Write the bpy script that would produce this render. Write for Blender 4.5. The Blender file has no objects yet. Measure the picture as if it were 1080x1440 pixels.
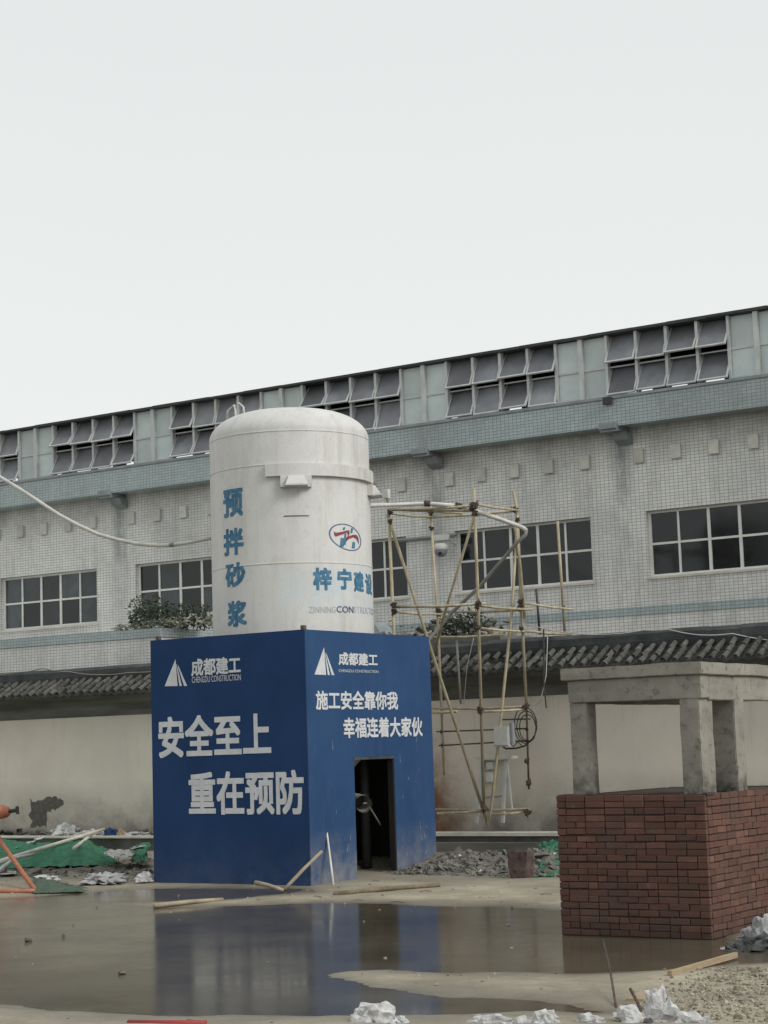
import bpy, bmesh, math, random
import numpy as np
from mathutils import Vector, Matrix, noise
random.seed(7)
S = bpy.context.scene
COL = S.collection
R = math.radians

# ------------------------------------------------------------------ camera
cam = bpy.data.cameras.new('camera'); camo = bpy.data.objects.new('camera', cam); COL.objects.link(camo)
cam.sensor_fit = 'VERTICAL'; cam.sensor_height = 24.0; cam.lens = 24.0*2625/1440
cam.clip_end = 2000
yaw, pitch, roll = R(33.3), R(7.16), R(1.8)
fw = Vector((-math.sin(yaw)*math.cos(pitch), math.cos(yaw)*math.cos(pitch), math.sin(pitch)))
r0 = Vector((math.cos(yaw), math.sin(yaw), 0)); u0 = r0.cross(fw)
rr = r0*math.cos(roll) - u0*math.sin(roll); uu = r0*math.sin(roll) + u0*math.cos(roll)
m = Matrix((rr, uu, -fw)).transposed().to_4x4(); m.translation = (0, 0, 1.8)
camo.matrix_world = m
S.camera = camo

# ------------------------------------------------------------------ sky, sun, exposure
SUN_AZ, SUN_EL = R(92), R(36)          # azimuth clockwise from +Y; the light comes from the right
w = bpy.data.worlds.new('World'); S.world = w; w.use_nodes = True
nt = w.node_tree; nt.nodes.clear()
out = nt.nodes.new('ShaderNodeOutputWorld'); mix = nt.nodes.new('ShaderNodeMixShader')
b1 = nt.nodes.new('ShaderNodeBackground'); b2 = nt.nodes.new('ShaderNodeBackground')
sky = nt.nodes.new('ShaderNodeTexSky'); sky.sky_type = 'NISHITA'; sky.sun_disc = False
sky.sun_elevation = SUN_EL; sky.sun_rotation = SUN_AZ; sky.dust_density = 6; sky.air_density = 1.0
nt.links.new(sky.outputs[0], b1.inputs[0]); b1.inputs[1].default_value = 0.08
tc = nt.nodes.new('ShaderNodeTexCoord'); sp = nt.nodes.new('ShaderNodeSeparateXYZ')
nt.links.new(tc.outputs['Generated'], sp.inputs[0])
ramp = nt.nodes.new('ShaderNodeValToRGB')
ramp.color_ramp.elements[0].position = 0.0; ramp.color_ramp.elements[0].color = (.665, .68, .665, 1)
ramp.color_ramp.elements[1].position = 0.45; ramp.color_ramp.elements[1].color = (.575, .595, .59, 1)
nz = nt.nodes.new('ShaderNodeTexNoise'); nz.inputs['Scale'].default_value = 1.6; nz.inputs['Detail'].default_value = 3
nt.links.new(tc.outputs['Generated'], nz.inputs['Vector'])
ad = nt.nodes.new('ShaderNodeMath'); ad.operation = 'MULTIPLY_ADD'; ad.inputs[1].default_value = 0.16; 
nt.links.new(nz.outputs[0], ad.inputs[0]); nt.links.new(sp.outputs[2], ad.inputs[2])
nt.links.new(ad.outputs[0], ramp.inputs[0]); nt.links.new(ramp.outputs[0], b2.inputs[0]); b2.inputs[1].default_value = 1.0
mix.inputs[0].default_value = 0.96
nt.links.new(b1.outputs[0], mix.inputs[1]); nt.links.new(b2.outputs[0], mix.inputs[2]); nt.links.new(mix.outputs[0], out.inputs[0])
sl = bpy.data.lights.new('sun', 'SUN'); sl.energy = 1.5; sl.angle = R(25); sl.color = (1, .97, .93)
so = bpy.data.objects.new('sun', sl); COL.objects.link(so)
sd = Vector((math.sin(SUN_AZ)*math.cos(SUN_EL), math.cos(SUN_AZ)*math.cos(SUN_EL), math.sin(SUN_EL)))
so.rotation_euler = sd.to_track_quat('Z', 'Y').to_euler(); so.location = (20, 0, 20)
S.view_settings.view_transform = 'Standard'; S.view_settings.look = 'None'; S.view_settings.gamma = 1
S.view_settings.exposure = 0.5; S.view_settings.use_curve_mapping = False
S.cycles.max_bounces = 6

# ------------------------------------------------------------------ materials
def mat(name, c1, c2=None, rough=.8, scale=3.0, bump=0.0, bscale=None, detail=6, rand=0.0, spec=.4, metal=0.0, stretch=None, lo=.35, hi=.65):
    """two-tone noise material in world space; rand = brightness change from object to object"""
    M = bpy.data.materials.new(name); M.use_nodes = True; n = M.node_tree; L = n.links.new
    bs = n.nodes['Principled BSDF']; bs.inputs['Roughness'].default_value = rough
    bs.inputs['Specular IOR Level'].default_value = spec; bs.inputs['Metallic'].default_value = metal
    geo = n.nodes.new('ShaderNodeNewGeometry'); vec = geo.outputs['Position']
    if stretch:
        mp = n.nodes.new('ShaderNodeMapping'); mp.inputs['Scale'].default_value = stretch; L(vec, mp.inputs[0]); vec = mp.outputs[0]
    nz = n.nodes.new('ShaderNodeTexNoise'); nz.inputs['Scale'].default_value = scale; nz.inputs['Detail'].default_value = detail
    nz.inputs['Roughness'].default_value = .65; L(vec, nz.inputs['Vector'])
    rp = n.nodes.new('ShaderNodeValToRGB'); rp.color_ramp.elements[0].position = lo; rp.color_ramp.elements[1].position = hi
    rp.color_ramp.elements[0].color = (*c1, 1); rp.color_ramp.elements[1].color = (*(c2 or c1), 1); L(nz.outputs[0], rp.inputs[0])
    c = rp.outputs[0]
    if rand:
        oi = n.nodes.new('ShaderNodeObjectInfo'); mr = n.nodes.new('ShaderNodeMapRange'); mr.inputs[3].default_value = 1-rand; mr.inputs[4].default_value = 1+rand
        L(oi.outputs['Random'], mr.inputs[0]); hs = n.nodes.new('ShaderNodeHueSaturation'); L(mr.outputs[0], hs.inputs['Value']); L(c, hs.inputs['Color']); c = hs.outputs[0]
    L(c, bs.inputs['Base Color'])
    if bump:
        nb = n.nodes.new('ShaderNodeTexNoise'); nb.inputs['Scale'].default_value = bscale or scale*8; nb.inputs['Detail'].default_value = 5; L(vec, nb.inputs['Vector'])
        bp = n.nodes.new('ShaderNodeBump'); bp.inputs['Strength'].default_value = bump; bp.inputs['Distance'].default_value = .02
        L(nb.outputs[0], bp.inputs['Height']); L(bp.outputs[0], bs.inputs['Normal'])
    M['c'] = 1
    return M

def mixc(n, fac, a, b, blend='MIX'):
    x = n.nodes.new('ShaderNodeMixRGB'); x.blend_type = blend; L = n.links.new
    for i, v in enumerate((fac, a, b)):
        if isinstance(v, bpy.types.NodeSocket): L(v, x.inputs[i])
        elif i == 0: x.inputs[0].default_value = v
        else: x.inputs[i].default_value = (*v, 1)
    return x.outputs[0]
def mth(n, op, a, b=0.0, c=0.0, clamp=False):
    x = n.nodes.new('ShaderNodeMath'); x.operation = op; x.use_clamp = clamp
    for i, v in enumerate((a, b, c)):
        if isinstance(v, bpy.types.NodeSocket): n.links.new(v, x.inputs[i])
        else: x.inputs[i].default_value = v
    return x.outputs[0]
def noi(n, vec, scale, detail=5, rough=.6, stretch=None):
    if stretch:
        mp = n.nodes.new('ShaderNodeMapping'); mp.inputs['Scale'].default_value = stretch; n.links.new(vec, mp.inputs[0]); vec = mp.outputs[0]
    x = n.nodes.new('ShaderNodeTexNoise'); x.inputs['Scale'].default_value = scale; x.inputs['Detail'].default_value = detail
    x.inputs['Roughness'].default_value = rough; n.links.new(vec, x.inputs['Vector']); return x.outputs[0]
def rng(n, v, a, b, c=0.0, d=1.0):
    x = n.nodes.new('ShaderNodeMapRange'); n.links.new(v, x.inputs[0])
    for i, q in enumerate((a, b, c, d)): x.inputs[i+1].default_value = q
    return x.outputs[0]
def base_mat(name, rough=.8, spec=.4):
    M = bpy.data.materials.new(name); M.use_nodes = True; n = M.node_tree
    bs = n.nodes['Principled BSDF']; bs.inputs['Roughness'].default_value = rough; bs.inputs['Specular IOR Level'].default_value = spec
    geo = n.nodes.new('ShaderNodeNewGeometry'); sp = n.nodes.new('ShaderNodeSeparateXYZ'); n.links.new(geo.outputs['Position'], sp.inputs[0])
    return M, n, bs, geo.outputs['Position'], sp.outputs

def tile_mat(name, ca, cb, joint, tw=.086, th=.058, stains=True):
    M, n, bs, pos, xyz = base_mat(name, .38, .5); L = n.links.new
    cm = n.nodes.new('ShaderNodeCombineXYZ'); L(mth(n, 'ADD', xyz[0], xyz[1]), cm.inputs[0]); L(xyz[2], cm.inputs[1])
    br = n.nodes.new('ShaderNodeTexBrick'); br.offset = 0; br.squash = 1; L(cm.outputs[0], br.inputs['Vector'])
    br.inputs['Scale'].default_value = 1; br.inputs['Brick Width'].default_value = tw; br.inputs['Row Height'].default_value = th
    br.inputs['Mortar Size'].default_value = .0046; br.inputs['Mortar Smooth'].default_value = .2; br.inputs['Bias'].default_value = 0
    br.inputs['Color1'].default_value = (*ca, 1); br.inputs['Color2'].default_value = (*cb, 1); br.inputs['Mortar'].default_value = (*joint, 1)
    c = br.outputs['Color']
    big = noi(n, pos, .55, 5); c = mixc(n, rng(n, big, .42, .72, 0, .42), c, (.16, .17, .17))
    st = noi(n, pos, 2.2, 6, .7, (1.6, 1.6, .22)); c = mixc(n, rng(n, st, .5, .75, 0, .38), c, (.2, .2, .195))
    st = noi(n, pos, 7, 6, .75, (1, 1, .10)); c = mixc(n, rng(n, st, .58, .74, 0, .26), c, (.2, .195, .18))
    if stains:   # grime washed down under the rain hoppers
        md = mth(n, 'PINGPONG', mth(n, 'ADD', xyz[0], 14.84), 2.015)
        k = rng(n, md, .03, .28, 1, 0); k = mth(n, 'MULTIPLY', k, rng(n, noi(n, pos, 5, 5, .7, (1, 1, .35)), .35, .6))
        k = mth(n, 'MULTIPLY', k, rng(n, xyz[2], 4.6, 7.2, .15, .75)); c = mixc(n, k, c, (.085, .10, .105))
        top = mth(n, 'MULTIPLY', rng(n, xyz[2], 6.6, 7.4, 0, .55), rng(n, noi(n, pos, 1.5, 5, .7), .35, .65)); c = mixc(n, top, c, (.13, .13, .12))
    L(c, bs.inputs['Base Color'])
    bp = n.nodes.new('ShaderNodeBump'); bp.inputs['Strength'].default_value = .5; bp.inputs['Distance'].default_value = .004; bp.invert = True
    L(br.outputs['Fac'], bp.inputs['Height']); L(bp.outputs[0], bs.inputs['Normal'])
    return M
M_tile = tile_mat('white_wall_tile', (.77, .77, .74), (.68, .68, .655), (.31, .31, .30))
M_blue = tile_mat('blue_grey_tile', (.42, .50, .505), (.35, .425, .435), (.16, .19, .20), stains=False)

def plaster_mat():
    M, n, bs, pos, xyz = base_mat('limewashed_plaster', .9, .2); L = n.links.new
    a = noi(n, pos, .7, 6, .65); c = mixc(n, rng(n, a, .35, .7), (.72, .665, .575), (.62, .575, .50))
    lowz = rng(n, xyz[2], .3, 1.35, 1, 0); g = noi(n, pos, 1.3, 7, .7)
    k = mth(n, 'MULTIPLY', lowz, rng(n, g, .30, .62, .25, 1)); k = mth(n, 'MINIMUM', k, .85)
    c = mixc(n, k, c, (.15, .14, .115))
    # rusty run on the wall beside the box
    dx = mth(n, 'ABSOLUTE', mth(n, 'ADD', xyz[0], 17.05)); k2 = mth(n, 'MULTIPLY', rng(n, dx, .15, .95, 1, 0), rng(n, xyz[2], .6, 2.3, 1, 0))
    k2 = mth(n, 'MULTIPLY', k2, rng(n, noi(n, pos, 2.2, 6, .7), .25, .6)); c = mixc(n, mth(n, 'MULTIPLY', k2, 1.3, clamp=True), c, (.19, .10, .06))
    dx = mth(n, 'ABSOLUTE', mth(n, 'ADD', xyz[0], 14.15)); k3 = mth(n, 'MULTIPLY', rng(n, dx, .2, .9, 1, 0), rng(n, xyz[2], .3, .85, 1, 0))
    c = mixc(n, mth(n, 'MULTIPLY', k3, rng(n, noi(n, pos, 3, 6, .7), .2, .5)), c, (.035, .055, .03))
    st = noi(n, pos, 3.5, 6, .75, (1.5, 1.5, .12)); kk = mth(n, 'MULTIPLY', rng(n, st, .55, .8, 0, .45), rng(n, xyz[2], 1.2, 2.6)); c = mixc(n, kk, c, (.2, .19, .165))
    L(c, bs.inputs['Base Color'])
    bp = n.nodes.new('ShaderNodeBump'); bp.inputs['Strength'].default_value = .35; bp.inputs['Distance'].default_value = .02
    L(noi(n, pos, 9, 6, .7), bp.inputs['Height']); L(bp.outputs[0], bs.inputs['Normal'])
    return M
M_plaster = plaster_mat()

def ground_mat():
    M, n, bs, pos, xyz = base_mat('sandy_mud', .75, .4); L = n.links.new
    a = noi(n, pos, 1.1, 7, .65); f = noi(n, pos, 26, 5, .7); b = noi(n, pos, .3, 4)
    c = mixc(n, rng(n, a, .35, .65), (.30, .268, .195), (.50, .45, .335))
    c = mixc(n, rng(n, b, .4, .6, 0, .4), c, (.20, .185, .15))
    c = mixc(n, rng(n, f, .45, .75, 0, .5), c, (.13, .115, .085))
    pt = noi(n, pos, .8, 8, .72); c = mixc(n, rng(n, pt, .48, .62, 0, .5), c, (.14, .125, .092))
    sk = noi(n, pos, 3.0, 7, .75, (.35, 1.6, 1)); c = mixc(n, rng(n, sk, .5, .68, 0, .45), c, (.15, .135, .10))
    damp = mth(n, 'MULTIPLY_ADD', noi(n, pos, 1.6, 7, .7), .024, -.012)
    wet = rng(n, mth(n, 'ADD', xyz[2], damp), .000, .023, 1, 0)
    c = mixc(n, mth(n, 'MULTIPLY', wet, .72), c, (.085, .072, .05))
    dist = rng(n, xyz[1], 19.5, 22.5); c = mixc(n, mth(n, 'MULTIPLY', dist, .5), c, (.19, .17, .135))
    L(c, bs.inputs['Base Color']); L(rng(n, wet, 0, 1, .85, .3), bs.inputs['Roughness'])
    bp = n.nodes.new('ShaderNodeBump'); bp.inputs['Strength'].default_value = .5; bp.inputs['Distance'].default_value = .02
    L(noi(n, pos, 14, 8, .75), bp.inputs['Height']); L(bp.outputs[0], bs.inputs['Normal'])
    return M
M_ground = ground_mat()

def water_mat():
    M, n, bs, pos, xyz = base_mat('muddy_water', .15, .5); L = n.links.new
    bs.inputs['IOR'].default_value = 1.33
    a = noi(n, pos, .9, 6, .65); c = mixc(n, rng(n, a, .35, .7), (.072, .062, .044), (.112, .096, .069))
    L(c, bs.inputs['Base Color'])
    bp = n.nodes.new('ShaderNodeBump'); bp.inputs['Strength'].default_value = .10; bp.inputs['Distance'].default_value = .004
    L(noi(n, pos, 3.0, 3, .6), bp.inputs['Height']); L(bp.outputs[0], bs.inputs['Normal'])
    sc = noi(n, pos, 30, 3, .5); L(mth(n, 'MAXIMUM', rng(n, sc, .70, .76, 0, .4), rng(n, noi(n, pos, .8, 6, .7), .35, .7, .09, .20)), bs.inputs['Roughness'])
    return M
M_water = water_mat()

def box_mat():
    M, n, bs, pos, xyz = base_mat('blue_painted_board', .6, .08); L = n.links.new
    c = mixc(n, rng(n, noi(n, pos, 1.2, 5), .35, .7), (.015, .042, .115), (.020, .053, .140))
    # splashed mud and chalky dust near the ground, thickest beside the doorway
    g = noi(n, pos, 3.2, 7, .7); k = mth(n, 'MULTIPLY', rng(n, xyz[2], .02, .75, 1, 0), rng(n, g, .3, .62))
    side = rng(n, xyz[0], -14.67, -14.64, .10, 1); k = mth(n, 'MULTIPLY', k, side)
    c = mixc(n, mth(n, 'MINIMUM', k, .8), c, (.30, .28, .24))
    c = mixc(n, mth(n, 'MULTIPLY', rng(n, xyz[0], -14.67, -14.64), rng(n, noi(n, pos, .9, 5), .3, .7, .25, .5)), c, (.062, .125, .235))  # whole door face paler: some dust, and its stronger light put into the colour
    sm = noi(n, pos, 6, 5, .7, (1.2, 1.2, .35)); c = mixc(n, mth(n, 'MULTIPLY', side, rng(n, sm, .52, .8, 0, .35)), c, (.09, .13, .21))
    L(c, bs.inputs['Base Color'])
    bp = n.nodes.new('ShaderNodeBump'); bp.inputs['Strength'].default_value = .12; bp.inputs['Distance'].default_value = .03
    L(noi(n, pos, 1.6, 3, .5), bp.inputs['Height']); L(bp.outputs[0], bs.inputs['Normal'])
    return M
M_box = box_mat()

def silo_mat():
    M, n, bs, pos, xyz = base_mat('dirty_white_steel', .55, .4); L = n.links.new
    c = mixc(n, rng(n, noi(n, pos, .8, 6, .65), .35, .7), (.60, .60, .585), (.52, .52, .505))
    c = mixc(n, rng(n, noi(n, pos, 2.5, 6, .75, (2, 2, .25)), .50, .75, 0, .42), c, (.33, .32, .29))
    c = mixc(n, rng(n, noi(n, pos, 1.7, 7, .75), .5, .66, 0, .3), c, (.38, .375, .35))
    c = mixc(n, rng(n, noi(n, pos, 30, 4, .6), .62, .72, 0, .5), c, (.22, .18, .14))
    c = mixc(n, mth(n, 'MULTIPLY', rng(n, noi(n, pos, 5, 6, .75, (1, 1, .12)), .54, .72, 0, .35), rng(n, xyz[2], 3.5, 5.6, .2, 1)), c, (.30, .25, .19))
    # pale blue smear where old lettering was wiped, low on the right
    k = mth(n, 'MULTIPLY', rng(n, xyz[2], 3.6, 3.9), rng(n, xyz[2], 4.15, 4.45, 1, 0)); k = mth(n, 'MULTIPLY', k, rng(n, noi(n, pos, 2.4, 5, .6), .4, .62, 0, .55))
    k = mth(n, 'MULTIPLY', k, rng(n, xyz[0], -15.7, -15.2)); c = mixc(n, k, c, (.42, .54, .60))
    L(c, bs.inputs['Base Color'])
    bp = n.nodes.new('ShaderNodeBump'); bp.inputs['Strength'].default_value = .15; bp.inputs['Distance'].default_value = .03
    L(noi(n, pos, 2.5, 4, .5), bp.inputs['Height']); L(bp.outputs[0], bs.inputs['Normal'])
    return M
M_silo = silo_mat()

def concrete_mat():
    M, n, bs, pos, xyz = base_mat('raw_cast_concrete', .9, .25); L = n.links.new
    c = mixc(n, rng(n, noi(n, pos, 2.2, 7, .65), .35, .68), (.30, .285, .245), (.20, .19, .165))
    c = mixc(n, rng(n, noi(n, pos, 13, 5, .75), .54, .68, 0, .75), c, (.07, .068, .06))
    low = mth(n, 'MULTIPLY', rng(n, xyz[2], 1.30, 1.55, 1, 0), rng(n, noi(n, pos, 7, 5), .35, .6)); c = mixc(n, low, c, (.05, .05, .045))
    c = mixc(n, rng(n, noi(n, pos, 1.2, 5, .7, (1, 1, 12)), .52, .75, 0, .4), c, (.13, .125, .11))
    L(c, bs.inputs['Base Color'])
    bp = n.nodes.new('ShaderNodeBump'); bp.inputs['Strength'].default_value = .5; bp.inputs['Distance'].default_value = .01
    L(noi(n, pos, 22, 6, .7), bp.inputs['Height']); L(bp.outputs[0], bs.inputs['Normal'])
    return M
M_conc = concrete_mat()

def brick_mat():
    M, n, bs, pos, xyz = base_mat('red_clay_brick', .9, .2); L = n.links.new
    oi = n.nodes.new('ShaderNodeObjectInfo'); rp = n.nodes.new('ShaderNodeValToRGB'); L(oi.outputs['Random'], rp.inputs[0])
    e = rp.color_ramp.elements; e[0].color = (.092, .050, .040, 1); e[1].color = (.175, .092, .069, 1)
    x = e.new(.5); x.color = (.124, .064, .050, 1); x = e.new(.9); x.color = (.146, .074, .057, 1)
    c = rp.outputs[0]; c = mixc(n, rng(n, noi(n, pos, 9, 6, .7), .4, .7, 0, .55), c, (.075, .042, .035))
    c = mixc(n, rng(n, noi(n, pos, 2.1, 6, .7), .48, .66, 0, .75), c, (.085, .062, .052))      # grey cement smears
    c = mixc(n, rng(n, noi(n, pos, 5.5, 6, .8), .62, .75, 0, .35), c, (.22, .19, .165))
    c = mixc(n, rng(n, xyz[2], 0, .22, .6, 0), c, (.05, .035, .028))
    L(c, bs.inputs['Base Color'])
    bp = n.nodes.new('ShaderNodeBump'); bp.inputs['Strength'].default_value = .6; bp.inputs['Distance'].default_value = .006
    L(noi(n, pos, 45, 5, .7), bp.inputs['Height']); L(bp.outputs[0], bs.inputs['Normal'])
    return M
M_brick = brick_mat()

M_mortar = mat('brick_mortar', (.05, .036, .031), (.085, .062, .052), .95, 8, .5)
M_wframe = mat('white_window_frame', (.74, .745, .71), (.62, .63, .60), .5, 4)
M_alu = mat('weathered_aluminium', (.56, .58, .57), (.44, .46, .455), .5, 4, spec=.5)
M_dark = mat('dark_steel', (.03, .032, .035), (.05, .05, .055), .6, 5)
def glass_mat(name, c, rough=.06, vary=.25):
    M, n, bs, pos, xyz = base_mat(name, rough, .5); oi = n.nodes.new('ShaderNodeObjectInfo')
    cc = mixc(n, rng(n, noi(n, pos, 1.7, 5, .6), .4, .7), c, tuple(q*(1+vary*2) for q in c))
    hs = n.nodes.new('ShaderNodeHueSaturation'); n.links.new(cc, hs.inputs['Color']); n.links.new(rng(n, oi.outputs['Random'], 0, 1, 1-vary, 1+vary*1.5), hs.inputs['Value'])
    n.links.new(hs.outputs[0], bs.inputs['Base Color'])
    bp = n.nodes.new('ShaderNodeBump'); bp.inputs['Strength'].default_value = .15; bp.inputs['Distance'].default_value = .02
    n.links.new(noi(n, pos, 1.3, 2, .5), bp.inputs['Height']); n.links.new(bp.outputs[0], bs.inputs['Normal'])
    return M
M_pane = glass_mat('dark_window_glass', (.005, .007, .009), .08)
M_pane2 = glass_mat('dusty_window_glass', (.028, .033, .037), .15, .5)
M_sash = glass_mat('grimy_tinted_glass', (.125, .13, .142), .45, .3)
M_frost = glass_mat('frosted_glass', (.46, .52, .515), .5, .10)
M_roofd = mat('dark_roof_sheet', (.045, .05, .055), (.07, .075, .08), .7, 3)
M_gut = mat('grey_sill', (.20, .225, .235), (.29, .315, .325), .7, 3)
M_rooftile = mat('old_clay_roof_tile', (.045, .046, .043), (.12, .118, .108), .9, 12, .7, rand=.35)
M_pan = mat('mossy_pan_tile', (.03, .032, .028), (.075, .075, .066), .95, 6, .6)
M_ridge = mat('dark_ridge_mortar', (.035, .04, .042), (.075, .08, .08), .95, 2.5, .5)
M_mould = mat('weathered_grey_render', (.085, .085, .076), (.17, .165, .148), .95, 1.2, .3, stretch=(.5, 1, 4))
M_ledge = mat('damp_concrete_ledge', (.055, .058, .05), (.12, .12, .105), .9, 2, .4)
M_cap = mat('pale_ledge_coping', (.66, .63, .55), (.50, .48, .42), .85, 3, .3)
M_pole = mat('bamboo_yellow_pole', (.29, .245, .16), (.50, .44, .31), .6, 4.5, .1, rand=.22, stretch=(3, 3, .8))
M_rust = mat('rusty_coupler', (.04, .03, .026), (.10, .07, .05), .85, 20)
M_rpole = mat('rusty_steel_bar', (.07, .055, .045), (.13, .095, .07), .75, 9)
M_pipe = mat('grey_steel_pipe', (.42, .415, .39), (.56, .55, .52), .45, 4, spec=.5)
M_dpipe = mat('dull_grey_pipe', (.17, .165, .15), (.25, .24, .215), .6, 4)
M_white = mat('off_white_plastic', (.62, .62, .58), (.52, .52, .48), .5, 5)
M_bag = mat('crumpled_white_sheeting', (.60, .60, .60), (.33, .325, .32), .6, 11, .5)
M_gbag = mat('dull_grey_sheeting', (.20, .20, .20), (.42, .42, .42), .7, 4, .3)
M_dbag = mat('dark_grey_sheeting', (.03, .034, .034), (.075, .08, .078), .6, 5, .3)
M_net = mat('green_mesh_netting', (.020, .105, .057), (.042, .19, .108), .8, 7, .8, bscale=40)
M_dnet = mat('muddy_green_netting', (.03, .075, .05), (.10, .12, .085), .85, 9, .6)
M_rubble = mat('broken_rubble', (.085, .08, .07), (.21, .198, .175), .95, 6, .5)
M_mound = mat('rubble_dust', (.085, .08, .065), (.19, .178, .15), .95, 9, 1.0, bscale=30)
M_wood = mat('weathered_timber', (.27, .20, .125), (.36, .29, .19), .8, 5, .3, stretch=(1, 1, 6))
M_bamb = mat('old_bamboo', (.24, .20, .14), (.36, .31, .22), .7, 6)
M_dbamb = mat('muddy_bamboo', (.11, .085, .055), (.21, .17, .11), .8, 6)
M_orange = mat('orange_paint', (.28, .10, .055), (.40, .16, .085), .5, 8)
M_blackp = mat('black_rubber', (.015, .015, .016), (.03, .03, .03), .6, 8)
M_letter = mat('white_letter_print', (.60, .62, .63), (.50, .52, .54), .6, 6)
M_bluel = mat('sprayed_blue_paint', (.03, .13, .24), (.11, .25, .36), .7, 14, lo=.42, hi=.74)
M_blued = mat('dark_blue_paint', (.05, .10, .20), (.09, .17, .28), .7, 9)
M_fadel = mat('faded_letter_paint', (.30, .36, .40), (.50, .52, .52), .7, 7)
M_redl = mat('dark_red_paint', (.19, .03, .05), (.25, .06, .075), .7, 9)
M_leaf = mat('dusty_leaf', (.02, .034, .022), (.065, .09, .058), .7, 6)
M_leaf2 = mat('pale_dry_leaf', (.16, .17, .13), (.30, .30, .25), .8, 9)
M_stem = mat('twig', (.07, .055, .04), None, .9)
M_block = mat('cement_block', (.50, .49, .46), (.62, .61, .57), .9, 6, .3, rand=.15)
M_inner = mat('shade_dark_board', (.014, .014, .013), (.025, .024, .022), .9, 5)  # near-black: the shade inside the box put into the board colour
M_patch = mat('exposed_grey_render', (.085, .08, .068), (.14, .13, .11), .95, 9, .6)
M_redstrip = mat('red_painted_tube', (.33, .04, .04), (.22, .04, .035), .6, 6)
M_brown = mat('rotten_brown', (.05, .032, .028), (.14, .095, .08), .9, 12, .8)
M_darkstone = mat('wet_dark_stone', (.04, .037, .03), (.13, .12, .10), .6, 20)
M_stone = mat('gravel_stone', (.12, .10, .075), (.42, .38, .30), .9, 14)

# ------------------------------------------------------------------ mesh helpers
class MB:
    def __init__(s): s.v = []; s.f = []
    def add(s, vs, fs):
        o = len(s.v); s.v += [tuple(p) for p in vs]; s.f += [tuple(i+o for i in f) for f in fs]; return s
    def box(s, x0, x1, y0, y1, z0, z1):
        return s.add([(x0,y0,z0),(x1,y0,z0),(x1,y1,z0),(x0,y1,z0),(x0,y0,z1),(x1,y0,z1),(x1,y1,z1),(x0,y1,z1)],
                     [(3,2,1,0),(4,5,6,7),(0,1,5,4),(1,2,6,5),(2,3,7,6),(3,0,4,7)])
    def tube(s, pts, r, n=8, r2=None, caps=True):
        pts = [Vector(p) for p in pts]; N = len(pts); rings = []
        ref = None
        for i, p in enumerate(pts):
            t = (pts[min(i+1, N-1)] - pts[max(i-1, 0)]).normalized()
            if ref is None: ref = t.orthogonal().normalized()
            a = (ref - t*ref.dot(t)).normalized(); ref = a; b = t.cross(a)
            rad = r if r2 is None else r + (r2-r)*i/max(1, N-1)
            rings.append([p + (a*math.cos(2*math.pi*k/n) + b*math.sin(2*math.pi*k/n))*rad for k in range(n)])
        vs = [q for ring in rings for q in ring]; fs = []
        for i in range(N-1):
            for k in range(n):
                k2 = (k+1) % n; fs.append((i*n+k, i*n+k2, (i+1)*n+k2, (i+1)*n+k))
        if caps: fs.append(tuple(range(n))[::-1]); fs.append(tuple((N-1)*n+k for k in range(n)))
        return s.add(vs, fs)
    def beam(s, a, b, w, h):      # square bar, h measured vertically
        a = Vector(a); b = Vector(b); t = (b-a).normalized(); side = t.cross(Vector((0,0,1))).normalized()*w/2; up = side.cross(t).normalized()*h/2
        q = [a-side-up, a+side-up, a+side+up, a-side+up, b-side-up, b+side-up, b+side+up, b-side+up]
        return s.add(q, [(0,1,2,3),(7,6,5,4),(0,4,5,1),(1,5,6,2),(2,6,7,3),(3,7,4,0)])
    def lathe(s, c, prof, n=64):
        vs = []; fs = []
        for r, z in prof:
            for k in range(n):
                a = 2*math.pi*k/n; vs.append((c[0]+r*math.cos(a), c[1]+r*math.sin(a), c[2]+z))
        for i in range(len(prof)-1):
            for k in range(n):
                k2 = (k+1) % n; fs.append((i*n+k, i*n+k2, (i+1)*n+k2, (i+1)*n+k))
        return s.add(vs, fs)
    def prism_x(s, prof, x0, x1):   # profile of (y,z) extruded along x
        n = len(prof); vs = [(x0, y, z) for y, z in prof] + [(x1, y, z) for y, z in prof]
        fs = [tuple(range(n)), tuple(range(2*n-1, n-1, -1))] + [(i, i+n, (i+1) % n + n, (i+1) % n) for i in range(n)]
        return s.add(vs, fs)
    def mesh(s, name, off=(0,0,0), smooth=False):
        me = bpy.data.meshes.new(name); o = off
        me.from_pydata([(p[0]-o[0], p[1]-o[1], p[2]-o[2]) for p in s.v], [], s.f); me.update()
        bm = bmesh.new(); bm.from_mesh(me); bmesh.ops.recalc_face_normals(bm, faces=bm.faces); bm.to_mesh(me); bm.free()
        if smooth: me.polygons.foreach_set('use_smooth', [True]*len(me.polygons))
        return me
def root_of(p):
    o = Vector((0,0,0))
    while p is not None: o = o + Vector(p.location); p = p.parent
    return o
def part(name, mb, m, parent=None, smooth=False, label=None, kind=None, origin=None):
    """world-space mesh data -> one object under parent"""
    base = root_of(parent); o_ = Vector(origin) if origin is not None else base
    me = mb if isinstance(mb, bpy.types.Mesh) else mb.mesh(name, o_, smooth)
    if not me.materials: me.materials.append(m)
    ob = bpy.data.objects.new(name, me); COL.objects.link(ob)
    if parent: ob.parent = parent
    ob.location = o_ - base
    if label: ob['label'] = label
    if kind: ob['kind'] = kind
    return ob
def thing(name, label, cat, loc=(0,0,0), group=None):
    o = bpy.data.objects.new(name, None); COL.objects.link(o); o.location = loc; o.empty_display_size = .3
    o['label'] = label; o['category'] = cat
    if group: o['group'] = group
    return o
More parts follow.
